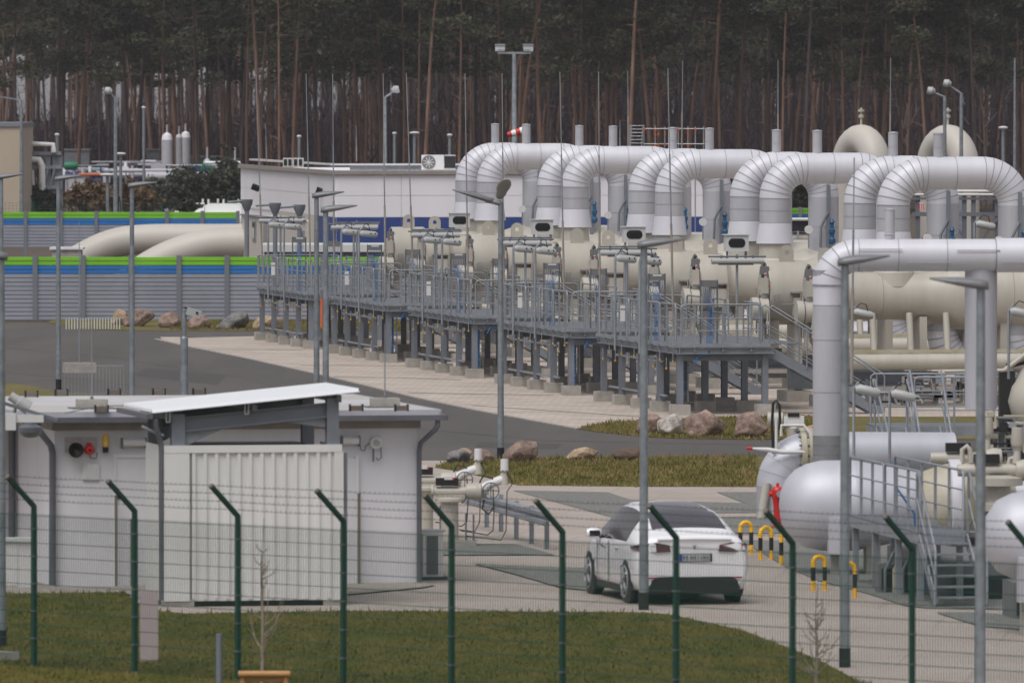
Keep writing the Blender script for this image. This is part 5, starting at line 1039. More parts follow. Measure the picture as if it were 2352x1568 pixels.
q = MB(); q.bb(.0, .6, -.1, .1, -.02, .0); shared('stair_tread', q, 'galv', t, [(0, .3+i*.5, .15+i*.17) for i in range(7)])
t = thing('cable_conduit', 'blue cable running down the near platform railing', 'cable', tuple(v(2057, 1060, 160))); q = MB(); a = v(2057, 1060, 160); q.tube([(0, 0, 0), (.02, 0, v(0, 1120, 160).z-a.z), (.32, 0, v(0, 1180, 160).z-a.z), (.33, 0, v(0, 1230, 160).z-a.z), (.5, 0, v(0, 1262, 160).z-a.z), (.5, 0, v(0, 1360, 160).z-a.z)], .018, 6); q.build('cable', 'cable_blue', t)
# floodlights at right
for px, py, Y, yb, lab in ((1977, 718, 215, 860, 'white floodlight on a thin pole right of the tall silver leg'), (1986, 894, 178, 1080, 'white floodlight above the mid stair, left one'), (2068, 905, 180, 1090, 'white floodlight above the mid stair, right one'), (2340, 716, 190, 870, 'white floodlight cut by the right picture edge'), (2258, 515, 225, 560, 'white floodlight seen under the nearest silver arch')):
    a = v(px, py, Y); z0 = v(px, yb, Y).z; t = thing('floodlight_pole', lab, 'floodlight', (a.x-.2, Y, z0), 0, 'white floodlights on bent poles'); hh = a.z-z0
    q = MB(); q.tube([(0, 0, -z0 if False else 0), (0, 0, hh+.02), (.1, 0, hh+.14)], .028, 8); q.build('pole', 'galv', t); q = MB(); q.tube([(.03, -.05, hh), (.1, -.05, hh+.01), (.42, -.05, hh-.06), (.48, -.05, hh-.07)], [.06, .095, .095, .065], 10); q.build('housing', 'lamp_shell', t)
    q = MB(); q.tube([(.1, -.08, hh+.12), (.2, -.08, hh+.22), (.32, -.08, hh+.18), (.36, -.08, hh+.02)], .012, 5); q.build('cable', 'black', t)
# ================================================================ BOULDERS
def boulder(label, x0, x1, yt, yb, m, seed, shape=(0, 0)):
    s = (yb-2-YH)/H; Y = F/s; w = (x1-x0)/s; h = (yb-yt)/s*1.12; p = v((x0+x1)/2, yb, Y); bm_ = MB(); n, k = 44, 26; vs = []
    rr = random.Random(seed*13); pl = []
    for _ in range(15):
        nn_ = Vector((rr.gauss(0, 1), rr.gauss(0, 1), rr.gauss(.15, .8))).normalized(); pl.append((nn_, rr.uniform(.72, .98)))
    for i in range(k+1):
        th = math.pi*i/k
        for j in range(n):
            ph = 2*math.pi*j/n; d = Vector((math.sin(th)*math.cos(ph), math.sin(th)*math.sin(ph), math.cos(th)))
            f = 1.12
            for nn_, lim in pl:
                dd = d.dot(nn_)
                if dd > .3: f = min(f, lim/dd)
            f += .06*noise.noise(d*2.3+Vector((seed*3.7, 0, 0))) + .03*noise.noise(d*6+Vector((0, seed*1.9, 0)))
            z = d.z*f; x = d.x*f + shape[0]*z; vs.append((x*w*.5, d.y*f*w*.42, (z*.55+.40)*h))
    bm_._add(vs, [(i*n+j, (i+1)*n+j, (i+1)*n+(j+1) % n, i*n+(j+1) % n) for i in range(k) for j in range(n)], True); o = bm_.build('boulder', m); o.location = (p.x, Y, 0); tag(o, label, 'boulder', 'boulders along the road'); return o
for a in (('tan yellow boulder partly hidden behind the grey-brown one, left of the barrier row', 253, 300, 716, 748, 'rock_tan', 1), ('pointed grey-brown boulder beside the lamp post, before the front barrier', 287, 352, 710, 752, 'rock_brown', 2, (.25, 0)), ('long reddish brown boulder before the front barrier', 364, 418, 722, 755, 'rock_pink', 3),
          ('pinkish boulder behind the short camera pole', 428, 484, 727, 756, 'rock_pink', 4), ('dark grey boulder alone before the front barrier', 502, 575, 722, 757, 'rock_grey', 5, (.4, 0)), ('rounded tan boulder beside the first platform column', 580, 646, 727, 759, 'rock_tan', 6),
          ('red boulder cut by the lamp post before the nearest platform', 1462, 1518, 953, 999, 'rock_pink', 7), ('whitish boulder right of the lamp post, before the nearest platform', 1506, 1574, 956, 1002, 'rock_white', 8), ('biggest brown pink boulder before the platform stair', 1576, 1668, 949, 1005, 'rock_pink', 9), ('pink boulder behind the hoses of the flanged pipe', 1684, 1770, 953, 1008, 'rock_pink', 10),
          ('small orange boulder left of the tall silver leg', 1838, 1888, 977, 1004, 'rock_orange', 11), ('dark grey boulder at the left tip of the grass strip', 1021, 1078, 1034, 1068, 'rock_grey', 12), ('small yellow stone behind the dark grey boulder', 1048, 1082, 1031, 1052, 'rock_tan', 13), ('low salmon pink boulder beside the valve motor', 1079, 1132, 1037, 1064, 'rock_pink', 14),
          ('tall brown and tan boulder right of the twin headed lamp', 1162, 1240, 1014, 1063, 'rock_brown', 15, (.45, 0)), ('low tan boulder in the middle of the grass strip', 1300, 1366, 1031, 1059, 'rock_tan', 16, (.5, 0)), ('dark brown boulder left of the lamp post on the grass strip', 1412, 1486, 1030, 1060, 'rock_dark', 17)): boulder(*a)

# ================================================================ CONTROL BUILDING
B0 = g(958, 1341); BA = math.radians(11)
t = thing('control_building', 'low white control building with flat roof and grey gutter', 'building', (B0.x, B0.y, 0), BA); CB = t
q = MB(); q.bb(-6.25, 0, 0, 8.0, .0, 2.67); q.build('wall', 'white_wall', t)
q = MB(); q.bb(-6.3, .05, -.06, 8.0, 2.67, 2.83); q.build('fascia', 'soffit', t)
R0 = [(-6.6, -.36), (.32, -.36), (.32, 8.2), (-15, 8.2), (-15, 4.4), (-7.6, 4.4)]
q = MB(); q.prism([(x, y, 2.84) for x, y in R0], (0, 0, .15)); q.build('roof', 'roof_felt', t)
q = MB(); 
for a, c in ((0, 1), (1, 2), (5, 0)): q.beam((*R0[a], 2.935), (*R0[c], 2.935), .07, .12)
q.build('roof_edge_trim', 'clad_matte', t)
def half_gutter(p, d): 
    q = MB(); p, d = Vector(p), Vector(d); q.beam(p, d, .12, .09); return q
half_gutter((-6.7, -.44, 2.86), (.40, -.44, 2.86)).build('gutter', 'gutter', t); half_gutter((.40, -.44, 2.859), (.40, 8.2, 2.859)).build('gutter', 'gutter', t); half_gutter((-6.7, -.44, 2.858), (-7.7, 4.3, 2.858)).build('gutter', 'gutter', t)
def downpipe(x, y, zt, zb, dx=0.0, dy=.3, parent=None, r=.045):
    q = MB(); q.tube([(x+dx, y, zt), (x+dx, y, zt-.12), (x+dx*.8, y+.02, zt-.2), (x+dx*.1, y+dy-.02, zt-.42), (x, y+dy, zt-.55), (x, y+dy, zb)], r, 12); q.build('downpipe', 'gutter', parent or t)
downpipe(.02, -.42, 2.84, .05, .26, .33); downpipe(-6.30, -.42, 2.84, .05, -.3, .33, r=.058)
lx = lambda px: ((px-1176)/134.4 - B0.x)/math.cos(BA); lz = lambda py: H-(py-YH)/134.9
# door, lamp and fittings on the front wall
q = MB(); q.bb(lx(272), lx(345), -.03, .0, .02, 2.2); dr = q.build('door', 'white_wall', t); q = MB(); q.bb(lx(272)-.04, lx(272), -.05, 0, 0, 2.22); q.bb(lx(272)-.04, lx(345), -.052, 0, 2.2, 2.26); q.build('door_frame', 'offwhite', t)
q = MB(); q.bb(lx(272)+.02, lx(272)+.05, -.06, -.03, 1.5, 1.62); q.build('hinge', 'black', dr)
q = MB(); q.bb(lx(789), lx(820), -.05, 0, .02, 2.16); d2 = q.build('door', 'white_wall', t); q = MB(); q.bb(lx(816), lx(823), -.07, 0, .02, 2.2); q.build('door_frame', 'offwhite', t)
def wall_lamp(x0, x1, y, label):
    a = thing('tube_wall_lamp', label, 'wall lamp', tuple(Vector((B0.x, B0.y, 0)) + Matrix.Rotation(BA, 3, 'Z') @ Vector(((lx(x0)+lx(x1))/2, -.1, lz(y)))), BA); w = lx(x1)-lx(x0); q = MB(); q.tube([(-w/2, 0, 0), (w/2, 0, 0)], .065, 10); q.build('housing', 'offwhite', a); q = MB(); q.bb(-w/2-.03, -w/2, -.02, .08, -.1, .08); q.bb(w/2, w/2+.03, -.02, .08, -.1, .08); q.build('end_bracket', 'box_grey', a)
def onwall(name, label, cat, px, py, build, y=-.02):
    a = thing(name, label, cat, tuple(Vector((B0.x, B0.y, 0)) + Matrix.Rotation(BA, 3, 'Z') @ Vector((lx(px), y, lz(py)))), BA); build(a)
wall_lamp(286, 336, 1013, 'tube wall lamp over the left door'); wall_lamp(786, 822, 1012, 'tube wall lamp right of the screen wall')
def f1(a): q = MB(); q.bb(-.27, .27, -.02, 0, -.13, .13); q.build('back_plate', 'panel_grid', a)
onwall('sounder_plate', 'pinkish perforated plate behind the black horn', 'wall plate', 192, 1018, f1)
def f2(a):
    q = MB(); q.lathe([(.02, -.06), (.09, -.10), (.122, -.14), (.13, -.15), (.125, -.13), (.06, -.02), (.05, 0)], n=24, axis='Y'); q.build('horn', 'black', a)
onwall('alarm_horn', 'round black alarm horn on the pinkish plate', 'alarm horn', 178, 1029, f2, -.06)
def f3(a):
    q = MB(); q.lathe([(.02, -.12), (.06, -.11), (.085, -.06), (.085, 0)], n=18, axis='Y'); q.build('lens', 'red', a); q = MB(); q.tube([(0, -.04, -.08), (.02, -.04, -.14), (.12, -.03, -.15), (.14, -.03, -.05)], .008, 5); q.build('cable', 'black', a); q = MB(); q.bb(-.04, .04, -.05, 0, .07, .12); q.build('cap', 'red', a)
onwall('alarm_light', 'red round alarm light right of the black horn', 'alarm light', 210, 1029, f3, -.05)
def f4(a): q = MB(); q.lathe([(.03, .15), (.045, .1), (.055, .05), (.055, -.06), (.04, -.07)], n=14); q.build('lens', 'yellow', a); q = MB(); q.bb(-.045, .045, -.03, .05, -.16, -.06); q.build('base', 'black', a); q = MB(); q.bb(-.03, .0, -.06, -.055, -.04, .03); q.build('sticker', 'white_paint', a)
onwall('beacon', 'yellow beacon with black base above the notice', 'beacon', 247, 1014, f4, -.07)
def f5(a):
    q = MB(); q.bb(-.14, .14, -.02, 0, -.13, .14); q.build('frame', 'offwhite', a); q = MB(); q.bb(-.11, .11, -.025, -.02, -.1, .11); q.build('sheet', 'white_paint', a)
onwall('notice_board', 'small framed white notice on the wall below the red light', 'notice', 215, 1081, f5)
def f6(a):
    q = MB(); q.lathe([(.02, -.1), (.055, -.1), (.06, -.08), (.10, -.07), (.11, -.03), (.10, 0)], n=24, axis='Y'); q.build('casing', 'offwhite', a); q = MB(); q.cyl((0, -.112, 0), (0, -.10, 0), .055, 18); q.build('display', 'lamp_shell', a)
    q = MB(); q.tube([(-.05, -.04, -.1), (-.05, -.04, -.32)], .014, 6); q.tube([(.08, -.04, -.08), (.09, -.04, -.25), (.03, -.04, -.3), (.0, -.04, -.25)], .01, 6); q.tube([(-.1, -.04, 0), (-.18, -.04, -.05), (-.2, -.04, -.13), (-.27, -.04, -.12), (-.28, -.04, 0), (-.36, -.04, .03)], .01, 6); q.build('cable', 'galv_dark', a)
onwall('gas_detector', 'round beige gas detector with hanging cables on the right wall', 'gas detector', 863, 1018, f6)
for i, px in enumerate((268, 300, 820)):
    p = Vector((B0.x, B0.y, 0)) + Matrix.Rotation(BA, 3, 'Z') @ Vector((lx(px), -.22 - (.15 if i == 1 else 0), 0)); hh = 1.55 if i != 1 else 1.15
    a = thing('guard_post', ['brown steel guard post left of the left door', 'shorter brown guard post before the left door', 'brown steel guard post left of the gas detector'][i], 'post', tuple(p), 0); q = MB(); q.bb(-.025, .025, -.025, .025, 0, hh); q.build('post', 'brown_steel', a); q = MB(); q.bb(-.03, .03, -.03, .03, hh, hh+.02); q.build('cap', 'brown_steel', a)
# roof furniture
def onroof(x, y): return Vector((B0.x, B0.y, 0)) + Matrix.Rotation(BA, 3, 'Z') @ Vector((x, y, 2.99))
def roofpt(px, py): p = g(px, py, 2.99); return p
for i, (px, py) in enumerate(((141, 909), (72, 912), (262, 907), (365, 907), (457, 906), (233, 946), (1003-250, 946), (818, 944), (922, 944))):
    p = roofpt(px, py); a = thing('conductor_holder', f'{["far left second", "far left", "third rear", "fourth rear", "fifth rear", "front left", "hidden front", "front, left of the right block", "front, right of the right block"][i]} dark bracket on the white flat roof', 'roof bracket', tuple(p), BA, 'dark brackets on the white roof')
    q = MB(); q.bb(-.12, -.095, -.05, .05, 0, .12); q.bb(.095, .12, -.05, .05, 0, .12); q.build('leg', 'black', a); q = MB(); q.bb(-.095, .095, -.045, .045, .01, .095); q.build('body', 'brown_steel', a)
for i, (px, py, yt, w) in enumerate(((211, 935, 735, .50), (884, 932, 745, .46))):
    p = roofpt(px, py+3); a = thing('roof_rod', ['thin rod in a concrete block on the left of the white roof', 'thin rod in a concrete block on the right of the white roof'][i], 'lightning rod', tuple(p), BA); q = MB(); q.bb(-w/2, w/2, -.2, .2, .02, .16); q.build('block', 'concrete', a); q = MB(); q.bb(-w*.75, w*.75, -.3, .3, 0, .02); q.build('mat', 'galv_dark', a)
    hh = (py-yt)/130; q = MB(); q.tube([(0, 0, .16), (0, 0, hh*.5), (0, 0, hh)], [.013, .011, .006], 6); q.build('rod', 'galv', a); q = MB(); q.cyl((0, 0, .14), (0, 0, .2), .03, 8); q.build('socket', 'box_grey', a)
for (px, py, yt) in ((305, 905, 780), (788, 908, 850)):
    pass
p = g(177, 903, 2.6); a = thing('roof_rod', 'tall thin rod rising from a concrete block at the rear roof edge', 'lightning rod', (p.x, p.y+1, 2.99), BA); q = MB(); q.bb(-.30, .30, -.2, .2, -.02, .17); q.build('block', 'concrete', a); hh = 2.9; q = MB(); q.tube([(0, 0, .17), (0, 0, hh*.5), (0, 0, hh)], [.016, .012, .006], 6); q.build('rod', 'galv', a)
q = MB(); pts = [roofpt(*c) for c in ((150, 955), (185, 948), (240, 938), (300, 938), (352, 946))]; q.tube([p_+Vector((0, 0, .05)) for p_ in pts], .008, 5); a = q.build('conductor_wire', 'galv_dark'); tag(a, 'thin conductor wire lying along the front of the white roof', 'wire')
# left annex of the same house
t = thing('annex', 'white annex wall set back at the left edge, with brown door leaf', 'annex', tuple(Vector((B0.x, B0.y, 0)) + Matrix.Rotation(BA, 3, 'Z') @ Vector((-5.9, 4.6, 0))), BA)
q = MB(); q.bb(-8, .7, 0, 3.2, 0, 2.82); q.build('wall', 'white_wall', t); q = MB(); q.tube([(-.45, -.12, 2.8), (-.45, -.12, .62)], .06, 12); q.build('downpipe', 'gutter', t)
q = MB(); q.bb(-.24, .14, -.5, -.46, .75, 2.32); q.build('door_leaf', 'brown_steel', t); q = MB(); q.bb(-.26, -.20, -.52, -.44, 2.25, 2.4); q.build('bracket', 'offwhite', t)
t = thing('meter_cabinet', 'low pale green-grey cabinet with a white lid at the left edge', 'cabinet', tuple(g(40, 1352)), BA); q = MB(); q.bb(-.4, .27, 0, .4, 0, .80); q.build('casing', 'offwhite', t); q = MB(); q.bb(-.45, .32, -.05, .45, .80, .86); q.build('lid', 'white_paint', t); q = MB(); q.bb(-.36, .0, -.012, 0, .06, .76); q.build('door', 'offwhite', t)
a_ = v(70, 985, 160); t = thing('mushroom_vent', 'grey mushroom shaped vent hanging under the white arm', 'vent', tuple(a_)); q = MB(); q.lathe([(.02, -.15), (.12, -.13), (.20, -.05), (.20, .03), (.10, .08), (.09, .12), (.10, .14), (.10, .22)], n=24); q.build('hood', 'steel_grey', t)
a_ = v(15, 990, 159.6); t = thing('wall_bracket', 'white square bracket arm under the roof corner at left', 'bracket', tuple(a_)); q = MB(); q.bb(-.02, .16, -.1, .1, .02, .30); q.build('end_block', 'white_paint', t); q = MB(); q.bb(.16, .62, -.06, .06, .15, .27); q.build('arm', 'white_paint', t)
a_ = v(45, 925, 160.5); t = thing('cylinder_light', 'white cylindrical floodlight tilted on the left roof corner', 'floodlight', tuple(a_)); q = MB(); q.tube([(-.16, 0, .12), (-.02, 0, .03), (-.01, 0, .02), (.16, 0, -.09)], [.08, .085, .115, .12], 18); q.build('housing', 'lamp_shell', t); q = MB(); q.beam((-.1, .05, -.2), (-.05, 0, .0), .04, .04); q.build('bracket', 'galv', t)
q = MB(); q.beam(tuple(v(8, 925, 160)), tuple(v(135, 965, 159.5)), .05, .05); a = q.build('support_bar', 'galv_dark'); tag(a, 'grey bar running along the left roof edge under the cylinder light', 'bar')

# ================================================================ SCREEN WALL AND CANOPY
E0 = g(785, 1390); EA = math.radians(11); t = thing('ribbed_screen', 'white ribbed metal screen wall under the canopy', 'screen wall', (E0.x, E0.y, 0), EA); W_ = 2.95
q = MB(); q.bb(-W_, 0, 0, .05, .10, 2.64); q.build('panel', 'offwhite', t); q = MB(); q.bb(-.03, .0, .05, 1.9, .1, 2.63); q.bb(-W_, -W_+.03, .05, 1.9, .1, 2.63); q.build('side_panel', 'offwhite', t)
q = MB(); q.bb(-.028, .028, -.035, 0, .13, 2.52); n = 13; shared('rib', q, 'offwhite', t, [(-W_+.44+.055+i*.187, 0, 0) for i in range(13)])
q = MB(); q.bb(-W_, 0, -.045, .0, 2.52, 2.64); q.build('top_rail', 'offwhite', t); q = MB(); q.bb(-W_-.02, -W_+.42, -.04, 0, .10, 2.52); q.build('edge_plate', 'offwhite', t); q = MB(); q.bb(-.13, .02, -.04, 0, .1, 2.52); q.build('edge_plate', 'offwhite', t); q = MB(); q.bb(-W_+.44, -W_+.49, -.01, .02, .12, 2.5); q.build('dark_joint', 'clad_dark', t)
q = MB(); q.bb(-W_+.5, -.3, .1, 1.8, -.02, .1); q.build('dark_gap_fill', 'black', t); q = MB(); q.bb(-W_, -W_+.5, -.02, .3, 0, .1); q.bb(-.3, .02, -.02, .3, 0, .1); q.build('foot', 'concrete', t)  # black slab paints the shade of the gap beneath the screen
q = MB(); q.tube([(.10, .2, 2.5), (.10, .2, .05)], .03, 8); q.build('corner_post', 'galv', t)
t = thing('canopy', 'steel canopy with a sloping white corrugated roof', 'canopy', (E0.x, E0.y, 0), EA)
def zc_(x): return 3.19 + (x+3.1)*(.32/3.37)
def hbeam(q, p, q_, w, h):
    p, q_ = Vector(p), Vector(q_); q.beam(p+Vector((0, 0, h/2)), q_+Vector((0, 0, h/2)), w, .018); q.beam(p-Vector((0, 0, h/2)), q_-Vector((0, 0, h/2)), w, .018); q.beam(p, q_, .014, h)
for y in (.12, 2.5):
    q = MB(); hbeam(q, (-2.58, y, zc_(-2.58)-.26), (-.22, y, zc_(-.22)-.26), .16, .22); q.build('rafter', 'steel_grey', t)
    for x, w in ((-2.70, .22), (-.14, .2)): q = MB(); q.bb(x-w/2, x+w/2, y-.09, y-.075, 0 if y > 1 else 2.64, zc_(x)-.08); q.bb(x-w/2, x+w/2, y+.075, y+.09, 0 if y > 1 else 2.64, zc_(x)-.08); q.bb(x-.008, x+.008, y-.075, y+.075, 0 if y > 1 else 2.64, zc_(x)-.08); q.build('post', 'steel_grey', t)
    q = MB(); q.prism([(-2.58, y-.01, zc_(-2.58)-.38), (-1.9, y-.01, zc_(-1.9)-.375), (-2.58, y-.01, zc_(-2.58)-.62)], (0, .02, 0)); q.build('haunch', 'galv', t); q = MB(); q.prism([(-.25, y-.01, zc_(-.25)-.38), (-.25, y-.01, zc_(-.25)-.54), (-1.0, y-.01, zc_(-1)-.375)], (0, .02, 0)); q.build('haunch', 'galv', t)
for i, x in enumerate((-2.85, -1.45, -.05)): q = MB(); q.bb(x-.04, x+.04, -.05, 2.9, zc_(x)-.15, zc_(x)-.03); q.build('purlin', 'galv_dark', t)
for x in (-2.92, -1.62): q = MB(); q.tube([(x, -.08, zc_(x)-.02), (x, -.08, zc_(x)-.18), (x+.06, -.08, zc_(x)-.18), (x+.06, -.08, zc_(x)-.02)], .012, 5); q.build('strap', 'lamp_shell', t)
q = MB(); x0, x1, y0, y1 = -3.15, .28, -.15, 3.1; vs, fs = [], []; nw = 13; prof = []
for i in range(nw):
    b_ = y0+(y1-y0)*i/nw; st_ = (y1-y0)/nw; prof += [(b_, 0), (b_+st_*.5, 0), (b_+st_*.6, .05), (b_+st_*.9, .05)]
prof.append((y1, 0))
for x in (x0, x1):
    for y, dz in prof: vs.append((x, y, zc_(x)+dz))
    for y, dz in prof: vs.append((x, y, zc_(x)+dz-.012))
n = len(prof)
for i in range(n-1): fs += [(i, 2*n+i, 2*n+i+1, i+1), (n+i, n+i+1, 3*n+i+1, 3*n+i), (i, i+1, n+i+1, n+i), (2*n+i, 3*n+i, 3*n+i+1, 2*n+i+1)]
fs += [(0, n, 3*n, 2*n), (n-1, 3*n-1, 4*n-1, 2*n-1)]; q._add(vs, fs); q.build('corrugated_roof', 'roof_white', t)
q = MB(); q.beam((x0-.06, y0-.05, zc_(x0)-.06), (x0-.06, y1, zc_(x0)-.06), .1, .08); q.build('gutter', 'gutter', t)
q = MB(); q.tube([(x0+.05, -.12, zc_(x0)-.1), (x0+.05, -.12, zc_(x0)-.2), (-W_-.06, -.02, 2.72), (-W_-.04, -.02, 2.6), (-W_-.04, -.02, .12)], .045, 12); q.build('downpipe', 'gutter', t); q = MB(); q.tube([(x0-.15, .1, 2.95), (x0+.1, .05, 2.84), (x0+.2, 0, 2.80)], .03, 8); q.build('overflow_pipe', 'galv', t)
q = MB(); q.bb(-2.4, -.4, 1.2, 2.2, 1.6, 2.62); q.build('interior_fill', 'black', t)  # black block for the dark interior under the canopy

# ================================================================ HEAT PUMP UNIT, VALVE GROUP, GUARD RAIL
p = g(968, 1332); t = thing('outdoor_unit', 'tall outdoor heat pump unit with dark grille at the building corner', 'heat pump', (p.x, p.y+.05, 0), .1)
q = MB(); q.bb(0, .38, 0, .5, .06, .83); q.build('casing', 'offwhite', t); q = MB(); q.bb(.09, .29, -.012, -.002, .1, .76); q.build('grille', 'box_grey', t); q = MB(); q.bb(0, .02, -.02, 0, .08, .8); q.build('side_trim', 'soffit', t)
q = MB(); q.bb(-.0, .008, -.02, -.012, .1, .76); shared('grille_bar', q, 'galv_dark', t, [(.1+i*.045, 0, 0) for i in range(5)]); q = MB(); q.bb(.0, .42, -.02, .5, .83, .86); q.build('top_plate', 'lamp_shell', t); q = MB(); q.bb(.0, .45, -.1, .5, 0, .06); q.build('base', 'black', t)
def valve_unit(label, px_, py_, Y, sc=1.0):
    p = v(px_, py_, Y); t = thing('valve_unit', label, 'valve actuator', (p.x, Y, 0), 0, 'beige valve units right of the building'); z0 = p.z     # axis height at the cylinder
    q = MB(); q.lathe([(.20, 0), (.20, .08), (.165, .1), (.16, z0-.22), (.17, z0-.2), (.27, z0-.18), (.27, z0-.13), (.1, z0-.1)], n=20); q.build('pedestal', 'beige', t)
    q = MB(); q.bb(-.30, .28, -.12, .12, z0-.14, z0-.06); q.build('bed_plate', 'beige', t); q = MB(); q.tube([(-.34, 0, z0), (-.30, 0, z0), (-.29, 0, z0), (.32, 0, z0)], [.12, .12, .085, .085], 16); q.build('cylinder', 'beige', t)
    q = MB(); q.lathe([(.02, .30), (.14, .31), (.155, .36), (.155, .5), (.17, .52), (.17, .58), (.12, .6), (.12, .68), (.02, .7)], (0, 0, z0), 22, 'X'); q.build('gearbox', 'beige', t); q = MB(); q.bb(-.26, .16, -.1, .08, z0+.11, z0+.25); o = q.build('control_box', 'black', t); q = MB(); q.bb(-.10, .05, -.12, .06, z0+.22, z0+.28); q.build('label_plate', 'white_paint', o); q = MB(); q.bb(.05, .08, -.122, -.118, z0+.21, z0+.26); q.build('red_mark', 'red', o)
    q = MB(); q.tube([(.62, 0, z0+.06), (.80, 0, z0+.16), (.98, 0, z0+.22)], [.1, .08, .09], 12); q.build('actuator_body', 'offwhite', t); q = MB(); q.tube([(1.0, 0, z0+.12), (1.0, 0, z0+.30), (1.01, 0, z0+.36), (1.01, 0, z0+.38)], [.09, .075, .05, .06], 12); q.build('neck', 'beige', t)
    q = MB(); q.tube([(1.01, 0, z0+.38), (1.01, 0, z0+.42), (1.01, 0, z0+.60)], [.075, .075, .07], 14); q.build('motor', 'offwhite', t); q = MB(); q.cyl((.98, -.07, z0+.38), (.98, -.1, z0+.38), .02, 8); q.cyl((1.05, -.07, z0+.38), (1.05, -.1, z0+.38), .02, 8); q.build('dial', 'box_grey', t)
    q = MB(); q.lathe([(.10, -.01), (.08, -.005), (.08, .005), (.10, .01)], (.70, -.14, z0+.0), 6, 'Y'); q = MB(); q.tube([(.76+.15*math.cos(a*math.pi/9), -.16, z0+.02+.15*math.sin(a*math.pi/9)) for a in range(19)], .012, 6, False); q.build('handwheel', 'galv_dark', t); q = MB(); q.beam((.61, -.16, z0+.02), (.91, -.16, z0+.02), .014, .014); q.beam((.76, -.16, z0-.13), (.76, -.16, z0+.17), .014, .014); q.build('spoke', 'black', t)
    q = MB(); q.tube([(.55, -.05, z0+.16), (.62, -.05, z0+.3), (.8, -.05, z0+.24)], .016, 5); q.tube([(.64, -.05, z0-.15), (.60, -.05, z0-.32), (.72, -.05, z0-.42), (.8, -.05, z0-.3)], .016, 5); q.tube([(.8, -.05, z0+.05), (.82, -.05, z0-.4), (.80, -.05, .3), (.7, -.05, .22), (.2, -.05, .3)], .011, 6); q.tube([(1.06, -.04, z0+.34), (1.16, -.04, z0+.15), (1.06, -.04, z0+.0), (1.04, -.04, .3), (.95, -.04, .12), (.3, -.05, .2)], .011, 6); q.build('cable', 'black', t)
    q = MB(); q.cyl((.30, -.1, .0), (.30, -.1, .62), .018, 6); q.cyl((.44, -.1, .0), (.44, -.1, .6), .018, 6); q.build('sampling_tube', 'galv_dark', t); q = MB(); q.bb(-.35, .5, -.35, .35, 0, .12); q.build('plinth', 'concrete', t)
valve_unit('nearer beige valve unit with handwheel, behind the green fence', 1033, 1128, 177)
valve_unit('farther beige valve unit half hidden by the building corner', 975, 1103, 180.5)
P_ = [g(1118, 1211), g(1151, 1221), g(1186, 1238), g(1221, 1249), g(1256, 1261)]; t = thing('guard_rail', 'galvanised crash barrier on posts between valves and car', 'guard rail', tuple(P_[0]))
for i, a in enumerate(P_):
    o = MB(); zt = .72; o.bb(-.045, -.035, -.05, .05, 0, zt); o.bb(.035, .045, -.05, .05, 0, zt); o.bb(-.035, .035, -.01, .0, 0, zt); o.build('post', 'galv', t, loc=tuple(a-P_[0]))
q = MB(); A, Bq = P_[0]-Vector((.35, -.35, 0)), P_[-1]+(P_[-1]-P_[-2])*.35; d = (Bq-A).normalized(); nrm = Vector((d.y, -d.x, 0)); nrm = nrm if nrm.y < 0 else -nrm
pr = [(0, .44), (.06, .48), (.06, .54), (.01, .57), (.01, .60), (.06, .63), (.06, .69), (0, .73)]; m1 = [A + nrm*(a+.06) + Vector((0, 0, z)) for a, z in pr]; m2 = [Bq + nrm*(a+.06) + Vector((0, 0, z)) for a, z in pr]
q._add(m1+m2, [(i, i+1, 9+i, 8+i) for i in range(7)]); mb2 = [p_-nrm*.012 for p_ in m1+m2]; q._add(mb2, [(i+1, i, 8+i, 9+i) for i in range(7)]); q.build('rail', 'galv', t, world=True)
# fire hydrant
p = g(1786, 1212); t = thing('fire_hydrant', 'red pillar hydrant with grey outlet cap beside the silver tank', 'hydrant', tuple(p), 0)
q = MB(); q.lathe([(.13, 0), (.13, .04), (.075, .06), (.08, .4), (.10, .55), (.125, .60), (.125, .74), (.09, .79), (.03, .80), (.03, .86), (.02, .87)], n=20); q.build('body', 'red', t); q = MB(); q.cyl((.02, -.08, .66), (.04, -.19, .66), .065, 16); q.build('outlet', 'steel_bright', t); q = MB(); q.cyl((-.08, -.02, .66), (-.17, -.03, .66), .05, 12); q.build('outlet', 'red', t)
# yellow and black hoop bollards
def hoop():
    t = thing('hoop_bollard', 'x', 'bollard', (0, 0, 0), .35, 'yellow and black hoop bollards'); r_, R_, hh = .038, .105, .62
    path = [(-R_, 0, .40)] + [tuple(p_) for p_ in arc((0, 0, hh-R_-.038), math.pi, 0, R_, (1, 0, 0), (0, 0, 1), 10)] + [(R_, 0, .40)]
    q = MB(); q.tube(path, r_, 12); q.build('hoop', 'yellow', t)
    for x in (-R_, R_): q = MB(); q.cyl((x, 0, .17), (x, 0, .40), r_+.001, 12); q.build('black_band', 'black', t); q = MB(); q.cyl((x, 0, 0), (x, 0, .17), r_, 12); q.build('foot_tube', 'yellow', t); q = MB(); q.bb(x-.06, x+.06, -.06, .06, 0, .012); q.build('base_plate', 'yellow', t)
    return t
hb = hoop(); HL = ['hoop bollard nearest the car tail light', 'second hoop bollard right of the car', 'third hoop bollard, overlapped by a fence post', 'fourth hoop bollard, halfway to the stair', 'last hoop bollard behind the lamp post']
for i, (x, y) in enumerate(((1713, 1272), (1759, 1285), (1807, 1296), (1881, 1356), (1950, 1373))):
    p = g(x, y)
    if i == 0: hb.location = p; hb['label'] = HL[0]
    else: copy_tree(hb, HL[i], tuple(p), .35)

